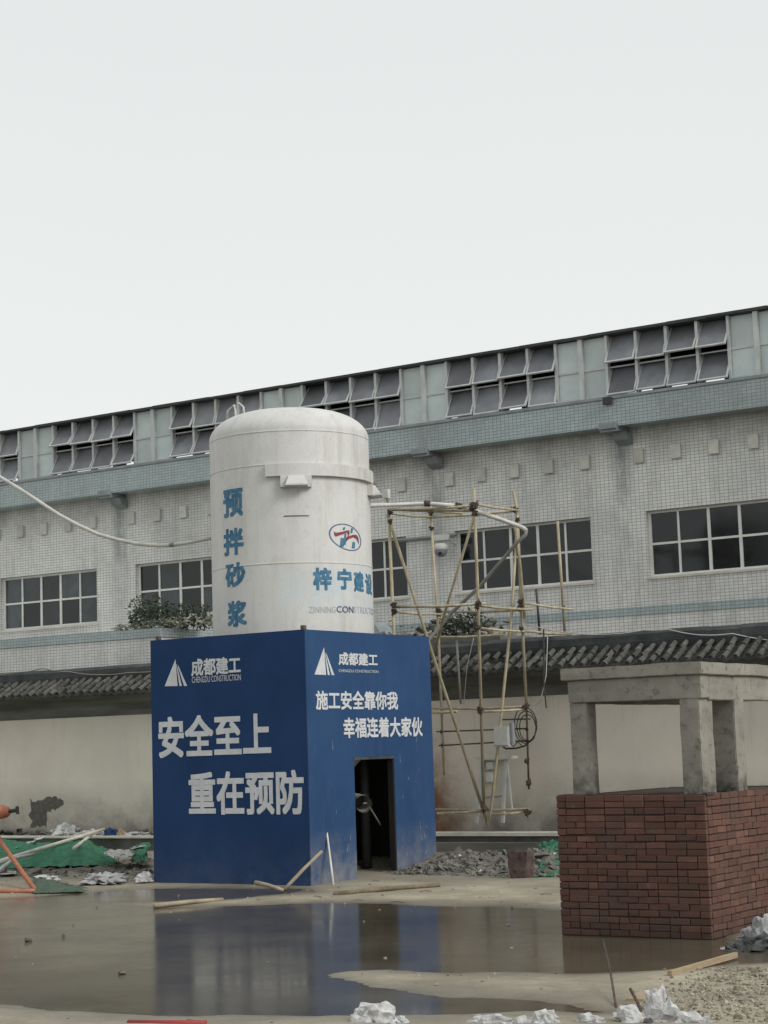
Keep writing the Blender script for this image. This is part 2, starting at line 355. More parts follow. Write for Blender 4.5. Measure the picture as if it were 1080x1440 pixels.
def single(name, mb, m, label, cat, origin, smooth=False, group=None, kind=None):
    o = part(name, mb, m, None, smooth, origin=origin); o['label'] = label; o['category'] = cat
    if group: o['group'] = group
    if kind: o['kind'] = kind
    return o
def struct(name, mb, m, smooth=False):
    o = part(name, mb, m, None, smooth); o['kind'] = 'structure'; return o
def inst(name, me, loc, parent, rot=(0,0,0), scale=(1,1,1)):
    o = bpy.data.objects.new(name, me); COL.objects.link(o); o.parent = parent
    o.location = Vector(loc) - root_of(parent); o.rotation_euler = rot; o.scale = scale; return o
def nz3(x, y, z=0, s=1, oct=4):
    return noise.fractal(Vector((x*s, y*s, z*s)), 1.0, 2.0, oct)

# ------------------------------------------------------------------ ground, puddle
W1 = [(-18.188, 17.009),(-16.118, 16.783),(-15.749, 17.258),(-14.675, 17.122),(-13.832, 17.602),(-13.214, 18.028),(-12.569, 18.269),(-11.588, 18.119),(-10.642, 18.247),(-9.723, 18.029),(-8.813, 16.473),(-7.421, 16.711),(-6.668, 15.232),(-6.331, 15.109),(-6.012, 15.097),
      (-5.756, 14.444),(-6.108, 14.129),(-6.465, 13.575),(-7.091, 13.222),(-7.931, 12.891),(-8.816, 12.787),(-9.075, 12.552),(-8.662, 12.265),(-8.168, 12.032),(-7.530, 11.753),(-6.948, 11.764),(-6.250, 11.677),(-5.847, 11.396),
      (-6.346, 11.206),(-6.730, 10.920),(-7.677, 10.523),(-8.940, 10.148),(-9.776, 10.171),(-10.838, 10.135)]
W2 = [(-18.461, 17.265),(-17.784, 17.735),(-17.226, 18.741),(-16.738, 19.535),(-14.559, 19.950),(-14.257, 19.230),(-14.490, 18.442),(-15.303, 17.857),(-15.899, 17.422),(-16.118, 16.783),(-17.331, 16.208)]
def sdf(X, Y, poly):
    d = np.full(X.shape, 1e9); ins = np.zeros(X.shape, bool); n = len(poly)
    for i in range(n):
        ax, ay = poly[i]; bx, by = poly[(i+1) % n]; ex, ey = bx-ax, by-ay
        t = np.clip(((X-ax)*ex+(Y-ay)*ey)/(ex*ex+ey*ey), 0, 1); d = np.minimum(d, np.hypot(X-ax-t*ex, Y-ay-t*ey))
        c = ((ay > Y) != (by > Y)) & (X < (bx-ax)*(Y-ay)/(by-ay+1e-12)+ax); ins ^= c
    return np.where(ins, d, -d)
DOOR = (-15.498, 23.141)
def extra_h(x, y):      # mud heaped at the doorway, soft rise towards the ledge
    h = .11*math.exp(-(((x-DOOR[0])/.45)**2 + ((y-DOOR[1])/.42)**2))
    h += .04*math.exp(-(((x-DOOR[0]+.1)/1.2)**2 + ((y-DOOR[1]+.3)/.8)**2))
    if y > 22: h += min(.05, .02*(y-22))
    return h
gx = np.arange(-36, 3.01, .1); gy = np.arange(6, 27.11, .1)
GX, GY = np.meshgrid(gx, gy); D = np.maximum(sdf(GX, GY, W1), sdf(GX, GY, W2))
GZ = np.zeros(GX.shape)
for j in range(GX.shape[0]):
    for i in range(GX.shape[1]):
        x, y = GX[j, i], GY[j, i]; d = D[j, i] + .13*nz3(x, y, 0, 1.5, 6)
        z = -.030*max(-1, min(1, d/.45)) if d > 0 else -.018*max(-1, d/.6)
        if d <= 0: z += .010*max(0, nz3(x, y, 3, .9, 5)) + .004*nz3(x, y, 7, 4, 3) * min(1, -d/.3) + extra_h(x, y)*min(1, -d/.15)
        GZ[j, i] = z
ny, nx = GX.shape
mb = MB(); mb.v = list(zip(GX.ravel(), GY.ravel(), GZ.ravel()))
mb.f = [(j*nx+i, j*nx+i+1, (j+1)*nx+i+1, (j+1)*nx+i) for j in range(ny-1) for i in range(nx-1)]
struct('muddy_yard', mb, M_ground, True)
def gh(x, y):
    i = min(max(int(round((x+36)/.1)), 0), nx-1); j = min(max(int(round((y-6)/.1)), 0), ny-1); return float(max(GZ[j, i], 0))
mb = MB(); mb.add([(-36,6,0),(3,6,0),(3,26,0),(-36,26,0)], [(0,1,2,3)]); struct('puddle_water', mb, M_water)
mb = MB(); mb.add([(-600,-600,-.07),(600,-600,-.07),(600,900,-.07),(-600,900,-.07)], [(0,1,2,3)]); struct('ground', mb, M_ground)

# ------------------------------------------------------------------ long tiled building
V = 30.5
bld = thing('factory_building', 'long white-tiled factory hall with blue frieze and clerestory of tilted dark windows', 'building', (-20, V, 0))
WZ0, WZ1 = 4.67, 5.86
UL, UR = -40.0, -3.2
pil = [-14.84 + 4.03*k for k in range(-6, 4)]          # bay lines
wins = [(p+.44, p+3.36) for p in pil if p+.44 > UL+.3 and p+3.36 < UR-.2]
edges = [UL] + [e for wv in wins for e in wv] + [UR]
mb = MB()
for i in range(0, len(edges), 2): mb.box(edges[i], edges[i+1], V, V+.3, WZ0, WZ1)
mb.box(UL, UR, V, V+.3, 0, WZ0); mb.box(UL, UR, V, V+.3, WZ1, 7.92)
part('wall', mb, M_tile, bld)
mb = MB(); mb.box(UL, UR, V+8, V+8.3, 0, 7.9); mb.box(UL, UL+.3, V+.3, V+8, 0, 7.9); mb.box(UR-.3, UR, V+.3, V+8, 0, 7.9)
part('rear_wall', mb, M_tile, bld)
mb = MB(); mb.box(UL+.3, UR-.3, V+.302, V+2.2, 7.6, 7.75); part('flat_roof', mb, M_roofd, bld)
# frieze: a projecting band of blue tiles with a sloping grey sill over it
part('frieze', MB().box(UL, UR, V-.45, V-.003, 7.40, 7.90), M_blue, bld)
mb = MB(); mb.prism_x([(V-.47, 7.903), (V-.47, 7.955), (V-.06, 8.02), (V+.02, 8.02), (V+.02, 7.903)], UL, UR); part('sill', mb, M_gut, bld)
mb = MB()
for (a, b) in wins: mb.box(a-.02, b+.02, V-.018, V-.002, WZ0-.05, WZ0-.001)
# string course
part('band', MB().box(-23.70, UR, V-.012, V-.001, 3.995, 4.15), M_blue, bld)
for k, p in enumerate(pil):
    if p < UL+1 or p > UR-1: continue
    mb = MB(); mb.box(p-.17, p+.17, V-.50, V-.452, 7.36, 7.46); mb.box(p-.17, p+.19, V-.452, V-.01, 7.31, 7.397)
    mb.prism_x([(V-.20, 7.18), (V-.30, 7.305), (V-.02, 7.305), (V-.02, 7.10)], p-.02, p+.26)
    part('rain_hopper', mb, M_gut, bld)
    if k % 2 == 0: part('drain_spout', MB().box(p-.05, p+.12, V-.53, V-.475, 7.80, 7.93), M_dark, bld)
blk = MB().box(-.095, .095, -.055, .0, -.125, .125).mesh('block'); blk.materials.append(M_block)
for p in pil:
    for j in range(5):
        u = p+.365+.735*j
        if UL < u < UR: inst('block', blk, (u+random.uniform(-.015, .015), V-.001, 6.875+random.uniform(-.01, .01)), bld)
# windows: five lights wide, two high
FD = .10
def window(a, b):
    n = 5; st = .062; w = (b-a)/n; mb = MB(); y0, y1 = V+FD, V+FD+.05
    for k in range(n+1):
        s_ = st*.65 if k in (1, 4) else st*.9
        c = a+k*w; c = min(max(c, a+s_/2+.001), b-s_/2-.001); mb.box(c-s_/2, c+s_/2, y0, y1, WZ0+.045, WZ1-.045)
    mb.box(a, b, y0-.002, y1, WZ0, WZ0+.045); mb.box(a, b, y0-.002, y1, WZ1-.045, WZ1)
    zm = (WZ0+WZ1)/2; mb.box(a+.01, b-.01, y0+.003, y1-.003, zm-.02, zm+.02)
    f = part('window', mb, M_wframe, bld)
    for k in range(n):
        for (z0, z1) in ((WZ0+.04, zm-.015), (zm+.015, WZ1-.04)):
            pm = MB().box(a+k*w+.015, a+(k+1)*w-.015, V+FD+.02+random.uniform(0, .006), V+FD+.032, z0, z1); part('pane', pm, M_pane2 if random.random() < (.55 if a < -23 else .12) else M_pane, f)
for a, b in wins: window(a, b)
mb = MB()
for a, b in wins: mb.box(a-.03, b+.03, V-.025, V+FD-.003, WZ0-.045, WZ0-.002)
part('window_sills', mb, M_cap, bld).name = 'window_sill'
# clerestory
CZ0, CZ1, CM = 8.02, 9.17, 8.575
SW = .6
g0 = -15.006; per = 3.45
mull = MB(); rails = MB()
sash_me = MB(); pane_me = MB()
fr = .028; SH = CZ1-CM-.05
SH = .62; SI = .575; S0, S1 = -SI/2, SI/2
for (x0, x1, z0, z1) in ((S0, S1, -SH/2+fr, -SH/2), (S0, S0+fr, SH/2, -SH/2+fr), (S1-fr, S1, SH/2, -SH/2+fr)):
    sash_me.box(x0, x1, -.02, .014, z1, z0)
sash_me = sash_me.mesh('sash'); sash_me.materials.append(M_alu)
pane_me.box(S0+fr*.8, S1-fr*.8, -.008, .002, -SH/2+fr*.8, SH/2); pane_me = pane_me.mesh('pane'); pane_me.materials.append(M_sash)
def mullion(u, w=.045, d=.10): part('mullion', MB().box(u-w/2, u+w/2, V-d+.03, V+.05, CZ0+.002, CZ1), M_alu, bld)
for k in range(-7, 4):
    a = g0+per*k; b = a+4*SW
    if a < UL: continue
    for j in range(5): mullion(a+j*SW, .05 if j in (0, 4) else .055)
    for j in range(4):
        for row, zt in enumerate((CZ1-.265, CM-.262)):
            ang = -R(random.choice([22, 27, 30, 30, 33, 36])+random.uniform(-3, 3))
            s_ = inst('sash', sash_me, (a+(j+.5)*SW, V-.012, zt), bld, (ang, 0, 0))
            pn = bpy.data.objects.new('pane', pane_me); COL.objects.link(pn); pn.parent = s_
    # fixed frosted lights up to the next group
    c = b+(per-4*SW)/2; mullion(c, .085, .12)
    for (x0, x1) in ((b+.03, c-.045), (c+.045, a+per-.03)):
        for (z0, z1) in ((CZ0+.05, CM-.02), (CM+.02, CZ1-.01)):
            part('frosted_pane', MB().box(x0, x1, V-.005, V+.008, z0, z1), M_frost, bld)
    part('rail', MB().box(b+.026, a+per-.026, V-.025, V+.03, CM-.018, CM+.018), M_alu, bld)
    part('rail', MB().box(a+.026, b-.026, V-.006, V+.03, CM-.012, CM+.012), M_alu, bld)
    part('rail', MB().box(b+.026, a+per-.026, V-.03, V+.03, CZ0+.003, CZ0+.05), M_alu, bld)
# clerestory roof with a thin ragged drip edge, and the far side of the monitor with open lights
mb = MB(); mb.box(UL, UR, V-.10, V+2.6, CZ1+.002, CZ1+.045); part('clerestory_roof', mb, M_roofd, bld)
mb = MB()
u = UL
while u < UR:
    l = random.uniform(.5, 1.1); mb.box(u, min(u+l-.004, UR), V-.13, V-.102, CZ1+.006+random.uniform(-.006, .006), CZ1+.05+random.uniform(0, .010)); u += l
part('drip_edge', mb, M_dark, bld)
mb = MB(); mb.box(UL, UR, V+2.2, V+2.3, 7.6, 8.36); mb.box(UL, UR, V+2.2, V+2.3, 8.58, CZ1)
u = UL
while u < UR: l = random.uniform(.12, .55); mb.box(u, u+l, V+2.2, V+2.3, 8.361, 8.579); u += l+random.uniform(.25, .7)
part('far_clerestory_frame', mb, M_roofd, bld)
# low annex with a corner in front of the left bays
AV, AU = 28.0, -23.71
mb = MB(); mb.box(-42, AU, AV, AV+.25, 0, 4.20); mb.box(AU-.25, AU, AV+.25, V-.002, 0, 4.20); mb.box(-42, AU-.25, AV+.25, V-.002, 3.9, 4.05); part('annex_wall', mb, M_tile, bld)
mb = MB(); mb.box(-42, AU+.02, AV-.02, AV-.001, 4.06, 4.215); mb.box(AU+.001, AU+.021, AV-.001, V-.02, 4.06, 4.215); mb.box(-42, AU+.02, AV-.02, AV+.27, 4.216, 4.24)
mb.box(AU-.26, AU+.02, AV+.27, V-.02, 4.216, 4.24); part('annex_band', mb, M_blue, bld)
# conduit on the wall between two windows
part('conduit', MB().tube([(-19.651, 30.440, 5.782), (-18.367, 30.440, 5.787)], .035, 8), M_gut, bld, True)

# shrub growing on the annex roof
def foliage(mb, c, rad, n, size, seed):
    rnd = random.Random(seed)
    for _ in range(n):
        while True:
            p = Vector((rnd.uniform(-1, 1), rnd.uniform(-1, 1), rnd.uniform(-1, 1)))
            if p.length < 1 and nz3(p.x+seed, p.y, p.z, 2.2, 2) > -.12: break
        q = Vector((c[0]+p.x*rad[0], c[1]+p.y*rad[1], c[2]+p.z*rad[2]))
        a = Vector((rnd.gauss(0, 1), rnd.gauss(0, 1), rnd.gauss(0, .5))).normalized(); b = a.orthogonal().normalized(); b.rotate(Matrix.Rotation(rnd.uniform(0, 6.3), 3, a))
        l = size*rnd.uniform(.6, 1.4); mb.add([q-a*l, q+b*l*.35, q+a*l, q-b*l*.35+Vector((0, 0, -l*.2))], [(0, 1, 2, 3)])
bp = (-24.002, 28.500, 4.256)
bush = thing('roof_shrub', 'low dusty green shrub sprouting on the annex roof below the second window', 'shrub', bp)
mb = MB(); foliage(mb, (-24.026, 28.600, 4.487), (1.0, .5, .28), 1500, .04, 1); foliage(mb, (-24.436, 28.500, 4.652), (.5, .35, .34), 700, .038, 2); foliage(mb, (-23.373, 28.800, 4.453), (.6, .4, .27), 700, .04, 3)
part('crown', mb, M_leaf, bush)
mb = MB(); foliage(mb, (-23.728, 28.350, 4.346), (1.1, .3, .12), 260, .06, 4); foliage(mb, (-24.792, 28.300, 4.325), (.45, .2, .07), 90, .06, 5); part('dry_leaves', mb, M_leaf2, bush)
mb = MB(); rnd = random.Random(4)
for _ in range(14):
    a = Vector(bp)+Vector((rnd.uniform(-.8, .9), rnd.uniform(0, .3), -.05)); mb.tube([a, a+Vector((rnd.uniform(-.2, .2), 0, .25)), a+Vector((rnd.uniform(-.3, .3), 0, .5))], .012, 5)
part('stem', mb, M_stem, bush)

# shed roof with debris between the wall and the hall
sa, sb = (-18.814, 28.000, 3.808), (-16.123, 28.000, 3.650)
shed = thing('flat_shed', 'low flat-roofed shed hidden behind the boundary wall under scraps', 'shed', (sa[0], 28.6, 0))
part('shed_wall', MB().box(sa[0], sb[0], 28.0, 29.4, 0, sb[2]-.1), M_plaster, shed)
part('roof_slab', MB().box(sa[0]-.1, sb[0]+.1, 27.9, 29.5, sb[2]-.1+.002, sb[2]), M_mould, shed)
def chunks(mb, n, fx, size, seed, flat=.6):
    rnd = random.Random(seed)
    for _ in range(n):
        c = Vector(fx(rnd)); l = size*rnd.uniform(.35, 1.3)**1.2
        M3 = Matrix.Rotation(rnd.uniform(0, 6.3), 3, 'Z') @ Matrix.Rotation(rnd.gauss(0, .45), 3, 'X') @ Matrix.Rotation(rnd.gauss(0, .45), 3, 'Y')
        sx, sy, sz = l, l*rnd.uniform(.5, .9), l*flat*rnd.uniform(.4, 1)
        vs = [c + M3 @ Vector((x*sx*rnd.uniform(.6, 1.1), y*sy*rnd.uniform(.6, 1.1), z*sz*rnd.uniform(.6, 1.1))) for x in (-.5, .5) for y in (-.5, .5) for z in (-.5, .5)]
        mb.add(vs, [(0,1,3,2),(4,6,7,5),(0,4,5,1),(2,3,7,6),(0,2,6,4),(1,5,7,3)])
mb = MB(); chunks(mb, 170, lambda r: (r.uniform(sa[0]+.2, sb[0]-.1), r.uniform(28.0, 28.9), sb[2]+.02+.22*abs(r.gauss(0, .5))), .14, 3, .4)
single('roof_debris', mb, M_rubble, 'grey-green scraps and broken pieces heaped on the shed roof behind the scaffold', 'debris', (sa[0]+1, 28.4, sb[2]), kind='stuff')
wd = (-16.922, 28.200, 3.866); weed = thing('roof_weed', 'sprawling dusty green weed among the scraps on the shed roof behind the scaffold', 'plant', (wd[0], 28.2, sb[2]))
mb = MB(); foliage(mb, (-16.876, 28.200, 3.938), (.55, .3, .22), 420, .045, 9); foliage(mb, (-17.184, 28.100, 3.878), (.4, .3, .14), 220, .04, 10); part('leaves', mb, M_leaf, weed)
mb = MB(); rw = random.Random(3)
for _ in range(9):
    x = wd[0]+rw.uniform(-.3, .3); mb.tube([(x, 28.2, sb[2]), (x+rw.uniform(-.15, .15), 28.2, sb[2]+.2), (x+rw.uniform(-.35, .35), 28.15, sb[2]+rw.uniform(.3, .5))], .009, 4)
part('stem', mb, M_stem, weed)
mb = MB(); a = Vector((-18.895, 28.200, 4.013)); b = Vector((-18.482, 28.200, 3.872)); N = 10; prof = []
for i in range(N+1):
    t = i/N; prof.append((a.x+(b.x-a.x)*t, a.z - (a.z-sb[2])*t*t + .10*math.sin(math.pi*t)*(1-t)))
vs = [(x, y, z) for x, z in prof for y in (28.05, 28.5)] + [(x, y, z-.02) for x, z in prof for y in (28.05, 28.5)]; o = 2*(N+1)
mb.add(vs, [(2*i, 2*i+2, 2*i+3, 2*i+1) for i in range(N)] + [(o+2*i, o+2*i+1, o+2*i+3, o+2*i+2) for i in range(N)] + [(2*i, o+2*i, o+2*i+2, 2*i+2) for i in range(N)] + [(2*i+1, 2*i+3, o+2*i+3, o+2*i+1) for i in range(N)])
single('bent_sheet', mb, M_gut, 'small bent grey sheet poking up just right of the silo', 'sheet', (a.x, 28.2, sb[2]))

# ------------------------------------------------------------------ boundary wall with tiled coping
wall = thing('boundary_wall', 'pale plastered boundary wall with a dark tiled coping behind the blue box', 'wall', (-18, 27, 0))
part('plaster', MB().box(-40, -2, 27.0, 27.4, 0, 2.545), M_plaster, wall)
mb = MB(); mb.prism_x([(26.985, 2.547), (26.95, 2.60), (26.93, 2.72), (26.88, 2.76), (26.80, 2.78), (26.76, 2.86), (26.60, 2.90), (26.52, 2.905), (26.50, 2.95), (27.0, 3.20), (27.38, 3.20), (27.9, 2.95), (27.88, 2.905), (27.42, 2.547)], -40, -2)
part('moulding', mb, M_mould, wall)
sl_ = math.atan2(.28, .52)
mb = MB(); u = -40.0
while u < -2:       # hollow courses of pan tiles under the cover rows
    for s_ in range(5):
        y0 = 26.44+.12*s_; z0 = 2.955+.062*s_; xs = [u+.2*q/4 for q in range(5)]
        vs = [(x, y0, z0+.012-.035*math.sin(math.pi*q/4)) for q, x in enumerate(xs)] + [(x, y0+.13, z0+.072-.035*math.sin(math.pi*q/4)) for q, x in enumerate(xs)]
        mb.add(vs, [(q, q+1, q+6, q+5) for q in range(4)])
        mb.add([(xs[q], y0, z0+.012-.035*math.sin(math.pi*q/4)) for q in range(5)] + [(xs[q], y0+.002, z0-.015-.035*math.sin(math.pi*q/4)) for q in range(5)], [(q, q+1, q+6, q+5) for q in range(4)])
    u += .2
part('pan_tiles', mb, M_pan, wall, kind='stuff')
mb = MB(); L_ = .215; N = 7; vs = []
for t, r_ in ((0, .062), (1, .050)):
    for rad in (r_, r_-.014):
        for q in range(N+1):
            a = math.pi*q/N; vs.append((-math.cos(a)*rad, t*L_, math.sin(a)*rad))
K = N+1; fs = []
for q in range(N): fs += [(q, q+1, 2*K+q+1, 2*K+q), (K+q+1, K+q, 3*K+q, 3*K+q+1), (q, K+q, K+q+1, q+1), (2*K+q, 2*K+q+1, 3*K+q+1, 3*K+q)]
fs += [(0, 2*K, 3*K, K), (N, K+N, 3*K+N, 2*K+N)]
mb.add(vs, fs); tile_me = mb.mesh('roof_tile', smooth=False); tile_me.materials.append(M_rooftile)
far = MB(); rnd = random.Random(5); u = -39.9
while u < -2:
    for s_ in range(3):
        y0 = 26.41+s_*.172; z0 = 2.965+s_*.0925; ju = rnd.gauss(0, .008); rz = rnd.gauss(0, .04); rx = sl_+rnd.gauss(0, .03)+.03
        if -27.6 < u < -10.2:
            if rnd.random() < .015: continue
            inst('roof_tile', tile_me, (u+ju, y0+rnd.gauss(0, .01), z0+rnd.uniform(0, .012)), wall, (rx, 0, rz), (rnd.uniform(.72, .84), 1, rnd.uniform(.8, 1.0)))
        else:
            Mx = Matrix.Translation((u+ju, y0, z0)) @ Matrix.Rotation(rz, 4, 'Z') @ Matrix.Rotation(rx, 4, 'X'); far.add([Mx @ v.co for v in tile_me.vertices], [tuple(p.vertices) for p in tile_me.polygons])
    u += .2
part('far_roof_tiles', far, M_rooftile, wall, kind='stuff')
mb = MB(); u = -40.0
while u < -2:
    l = rnd.uniform(.5, 1.4); dz = rnd.uniform(-.008, .008); mb.prism_x([(26.96, 3.19), (26.94, 3.33), (26.99, 3.335), (27.0, 3.44+dz), (27.06, 3.50+dz), (27.26, 3.50+dz), (27.32, 3.44), (27.34, 3.33), (27.4, 3.33), (27.4, 3.19)], u, u+l+.01); u += l
part('ridge', mb, M_ridge, wall)
mb = MB(); mb.add([(-40, 27.4, 3.22), (-2, 27.4, 3.22), (-2, 27.95, 2.95), (-40, 27.95, 2.95), (-40, 27.4, 3.17), (-2, 27.4, 3.17), (-2, 27.95, 2.90), (-40, 27.95, 2.90)], [(0,1,2,3), (7,6,5,4), (0,4,5,1), (3,2,6,7)]); part('rear_slope', mb, M_pan, wall)
# plaster fallen away in an L-shaped patch
pp = [(-26.243, 26.995, 0.992),(-26.149, 26.995, 0.936),(-25.939, 26.995, 0.975),(-25.788, 26.995, 1.042),(-25.600, 26.995, 1.047),(-25.451, 26.995, 1.011),(-25.358, 26.995, 0.956),(-25.378, 26.995, 0.874),(-25.453, 26.995, 0.834),(-25.640, 26.995, 0.808),(-25.791, 26.995, 0.755),(-25.813, 26.995, 0.496),(-25.983, 26.995, 0.455),(-26.230, 26.995, 0.442),(-26.207, 26.995, 0.772)]
mb = MB(); rj = random.Random(3); pp = [q for i in range(len(pp)) for q in [pp[i]]+[tuple(Vector(pp[i]).lerp(Vector(pp[(i+1) % len(pp)]), t)+Vector((rj.gauss(0, .022), 0, rj.gauss(0, .022)))) for t in (.25, .5, .75)]]; n_ = len(pp); mb.add(pp + [(p[0], 26.999, p[2]) for p in pp], [tuple(range(n_))] + [(i, (i+1) % n_, (i+1) % n_+n_, i+n_) for i in range(n_)]); part('bare_patch', mb, M_patch, wall)
# wires sagging over the ridge
def wire(name, pts, r, m, label, cat, seg=6, group=None):
    P_ = []
    for i in range(len(pts)-1):
        a = Vector(pts[i]); b = Vector(pts[i+1]); d = (b-a).length
        for k in range(seg): t = k/seg; P_.append(a.lerp(b, t) - Vector((0, 0, .035*d*math.sin(math.pi*t)*.6)))
    P_.append(Vector(pts[-1])); return single(name, MB().tube(P_, r, 5), m, label, cat, pts[0], True, group)
wire('cable', [(-15.065, 27.000, 3.755),(-14.172, 26.920, 3.535),(-13.460, 26.900, 3.469),(-12.857, 26.950, 3.503),(-12.451, 27.000, 3.491),(-11.878, 26.920, 3.365),(-11.347, 26.920, 3.356),(-10.551, 26.920, 3.191)], .009, M_pipe, 'thin pale cable draped along the wall ridge right of the scaffold', 'cable')
wire('cable', [(-27.586, 26.950, 3.473),(-26.599, 26.950, 3.483),(-25.829, 26.950, 3.530),(-25.060, 26.930, 3.423),(-24.326, 26.930, 3.334),(-23.625, 26.950, 3.342),(-22.232, 26.950, 3.381)], .011, M_dpipe, 'thin grey cable draped along the wall ridge left of the blue box', 'cable')
wire('cable', [(-14.286, 26.400, 3.456),(-14.314, 26.350, 2.843),(-14.463, 26.400, 2.454),(-14.680, 26.600, 2.383)], .007, M_pipe, 'loose thin white cord hanging over the eaves beside the rightmost scaffold pole', 'cord')
wire('cable', [(-15.660, 26.400, 3.524),(-15.772, 26.350, 3.086),(-16.017, 26.600, 2.458)], .006, M_pipe, 'loose thin white cord hanging over the eaves behind the scaffold', 'cord')
single('hanging_bar', MB().tube([(-14.324, 26.350, 3.582), (-14.359, 26.350, 2.710), (-14.333, 26.350, 2.325)], .013, 6), M_dark, 'thin dark bar hanging down over the eaves with a blunt lower end', 'bar', (-14.324, 26.350, 3.582))

# low concrete ledge at the foot of the wall
ledge = thing('concrete_ledge', 'low damp concrete ledge with pale coping along the foot of the boundary wall', 'ledge', (-16, 26.5, 0))
part('left_stretch', MB().box(-40, -19.0, 26.12, 26.998, -.05, .29), M_ledge, ledge)
part('right_stretch', MB().box(-18.998, -2, 26.12, 26.998, -.05, .33), M_ledge, ledge)
part('coping', MB().box(-40, -19.0, 26.09, 26.4, .292, .325), M_cap, ledge)
part('coping', MB().box(-18.998, -2, 26.08, 26.5, .332, .385), M_cap, ledge)
part('apron', MB().box(-18.9, -2, 25.96, 26.118, -.05, .235), M_mould, ledge)

# ------------------------------------------------------------------ silo
C0 = (-15.98, 21.85); RS = 1.165
silo = thing('mortar_silo', 'tall off-white cylindrical dry-mortar silo with blue lettering rising from the blue box', 'silo', (C0[0], C0[1], 0))
prof = [(RS, 1.9), (RS, 6.30)]
for k in range(1, 15):
    a = k/14*math.pi/2; prof.append((RS-.26*(1-math.cos(a)) if False else RS*(math.cos(a)**.62 if k < 14 else 0.0), 6.30+.41*math.sin(a)**1.15))
prof = [(max(r_, .001), z) for r_, z in prof]
part('tank', MB().lathe((C0[0], C0[1], 0), prof, 96), M_silo, silo, True)
part('cone', MB().lathe((C0[0], C0[1], 0), [(RS, 1.899), (.22, .85), (.18, .80), (.18, .6)], 48), M_silo, silo, True)
for z in (6.25, 5.775, 4.38):
    mb = MB(); mb.lathe((C0[0], C0[1], z), [(RS-.002, -.012), (RS+.006, -.006), (RS+.006, .006), (RS-.002, .012)], 96); part('weld_seam', mb, M_silo, silo)
def arc_box(a0, a1, r0_, r1_, z0, z1, n=24):
    mb = MB(); vs = []
    for i in range(n+1):
        a = a0+(a1-a0)*i/n
        for r_, z in ((r0_, z0), (r1_, z0), (r1_, z1), (r0_, z1)): vs.append((C0[0]+r_*math.cos(a), C0[1]+r_*math.sin(a), z))
    fs = [(0, 1, 2, 3), (4*n+3, 4*n+2, 4*n+1, 4*n)]
    for i in range(n):
        for k in range(4): fs.append((4*i+k, 4*i+(k+1) % 4, 4*i+4+(k+1) % 4, 4*i+4+k))
    return mb.add(vs, fs)
aL = (-1.229, 5.710)[0]; aR = (0.507, 5.820)[0]+.25
part('stiffening_band', arc_box(aL, aR, RS-.01, RS+.055, 5.60, 5.775, 40), M_silo, silo)
def lug(a, z):
    er = Vector((math.cos(a), math.sin(a), 0)); et = Vector((-math.sin(a), math.cos(a), 0)); c = Vector((C0[0], C0[1], z)) + er*RS
    def q(t, r_, dz): return c+et*t+er*r_+Vector((0, 0, dz))
    f6 = [(0,1,2,3),(7,6,5,4),(0,4,5,1),(1,5,6,2),(2,6,7,3),(3,7,4,0)]
    mb = MB().add([q(-.22, -.03, -.16), q(.22, -.03, -.16), q(.22, .06, -.16), q(-.22, .06, -.16), q(-.22, -.03, 0), q(.22, -.03, 0), q(.22, .06, 0), q(-.22, .06, 0)], f6)
    mb.add([q(-.155, .058, -.14), q(.155, .058, -.14), q(.155, .17, -.13), q(-.155, .17, -.13), q(-.105, .058, .0), q(.105, .058, .0), q(.105, .085, .0), q(-.105, .085, .0)], f6)
    mb.add([q(-.16, .05, -.16), q(.16, .05, -.16), q(.16, .18, -.15), q(-.16, .18, -.15), q(-.16, .05, -.143), q(.16, .05, -.143), q(.16, .18, -.133), q(-.16, .18, -.133)], f6)
    part('lifting_lug', mb, M_silo, silo)
lug((-0.870, 5.491)[0], 5.598); lug((0.452, 5.580)[0]+.06, 5.57)
part('weld_mark', arc_box((-1.025, 5.054)[0], (-0.725, 5.048)[0], RS-.005, RS+.006, 5.03, 5.042, 6), M_rust, silo)
for k in range(4):
    a = math.pi/4+k*math.pi/2; x, y = C0[0]+.98*math.cos(a), C0[1]+.98*math.sin(a); part('leg', MB().tube([(x, y, .02), (x, y, 2.1)], .07, 10), M_dark, silo, True)
hA = [Vector(p) for p in ((-16.857, 21.500, 6.736), (-16.835, 21.500, 6.797), (-16.713, 21.500, 6.867), (-16.689, 21.500, 6.779), (-16.691, 21.500, 6.704))]
hB = [Vector(p) for p in ((-16.859, 21.700, 6.773), (-16.842, 21.700, 6.911), (-16.775, 21.700, 6.934), (-16.696, 21.700, 6.871), (-16.666, 21.700, 6.760))]
for hp in (hA, hB): hp[0].z -= .15; hp[-1].z -= .15; part('guard_hoop', MB().tube(hp, .017, 6), M_bag, silo, True)

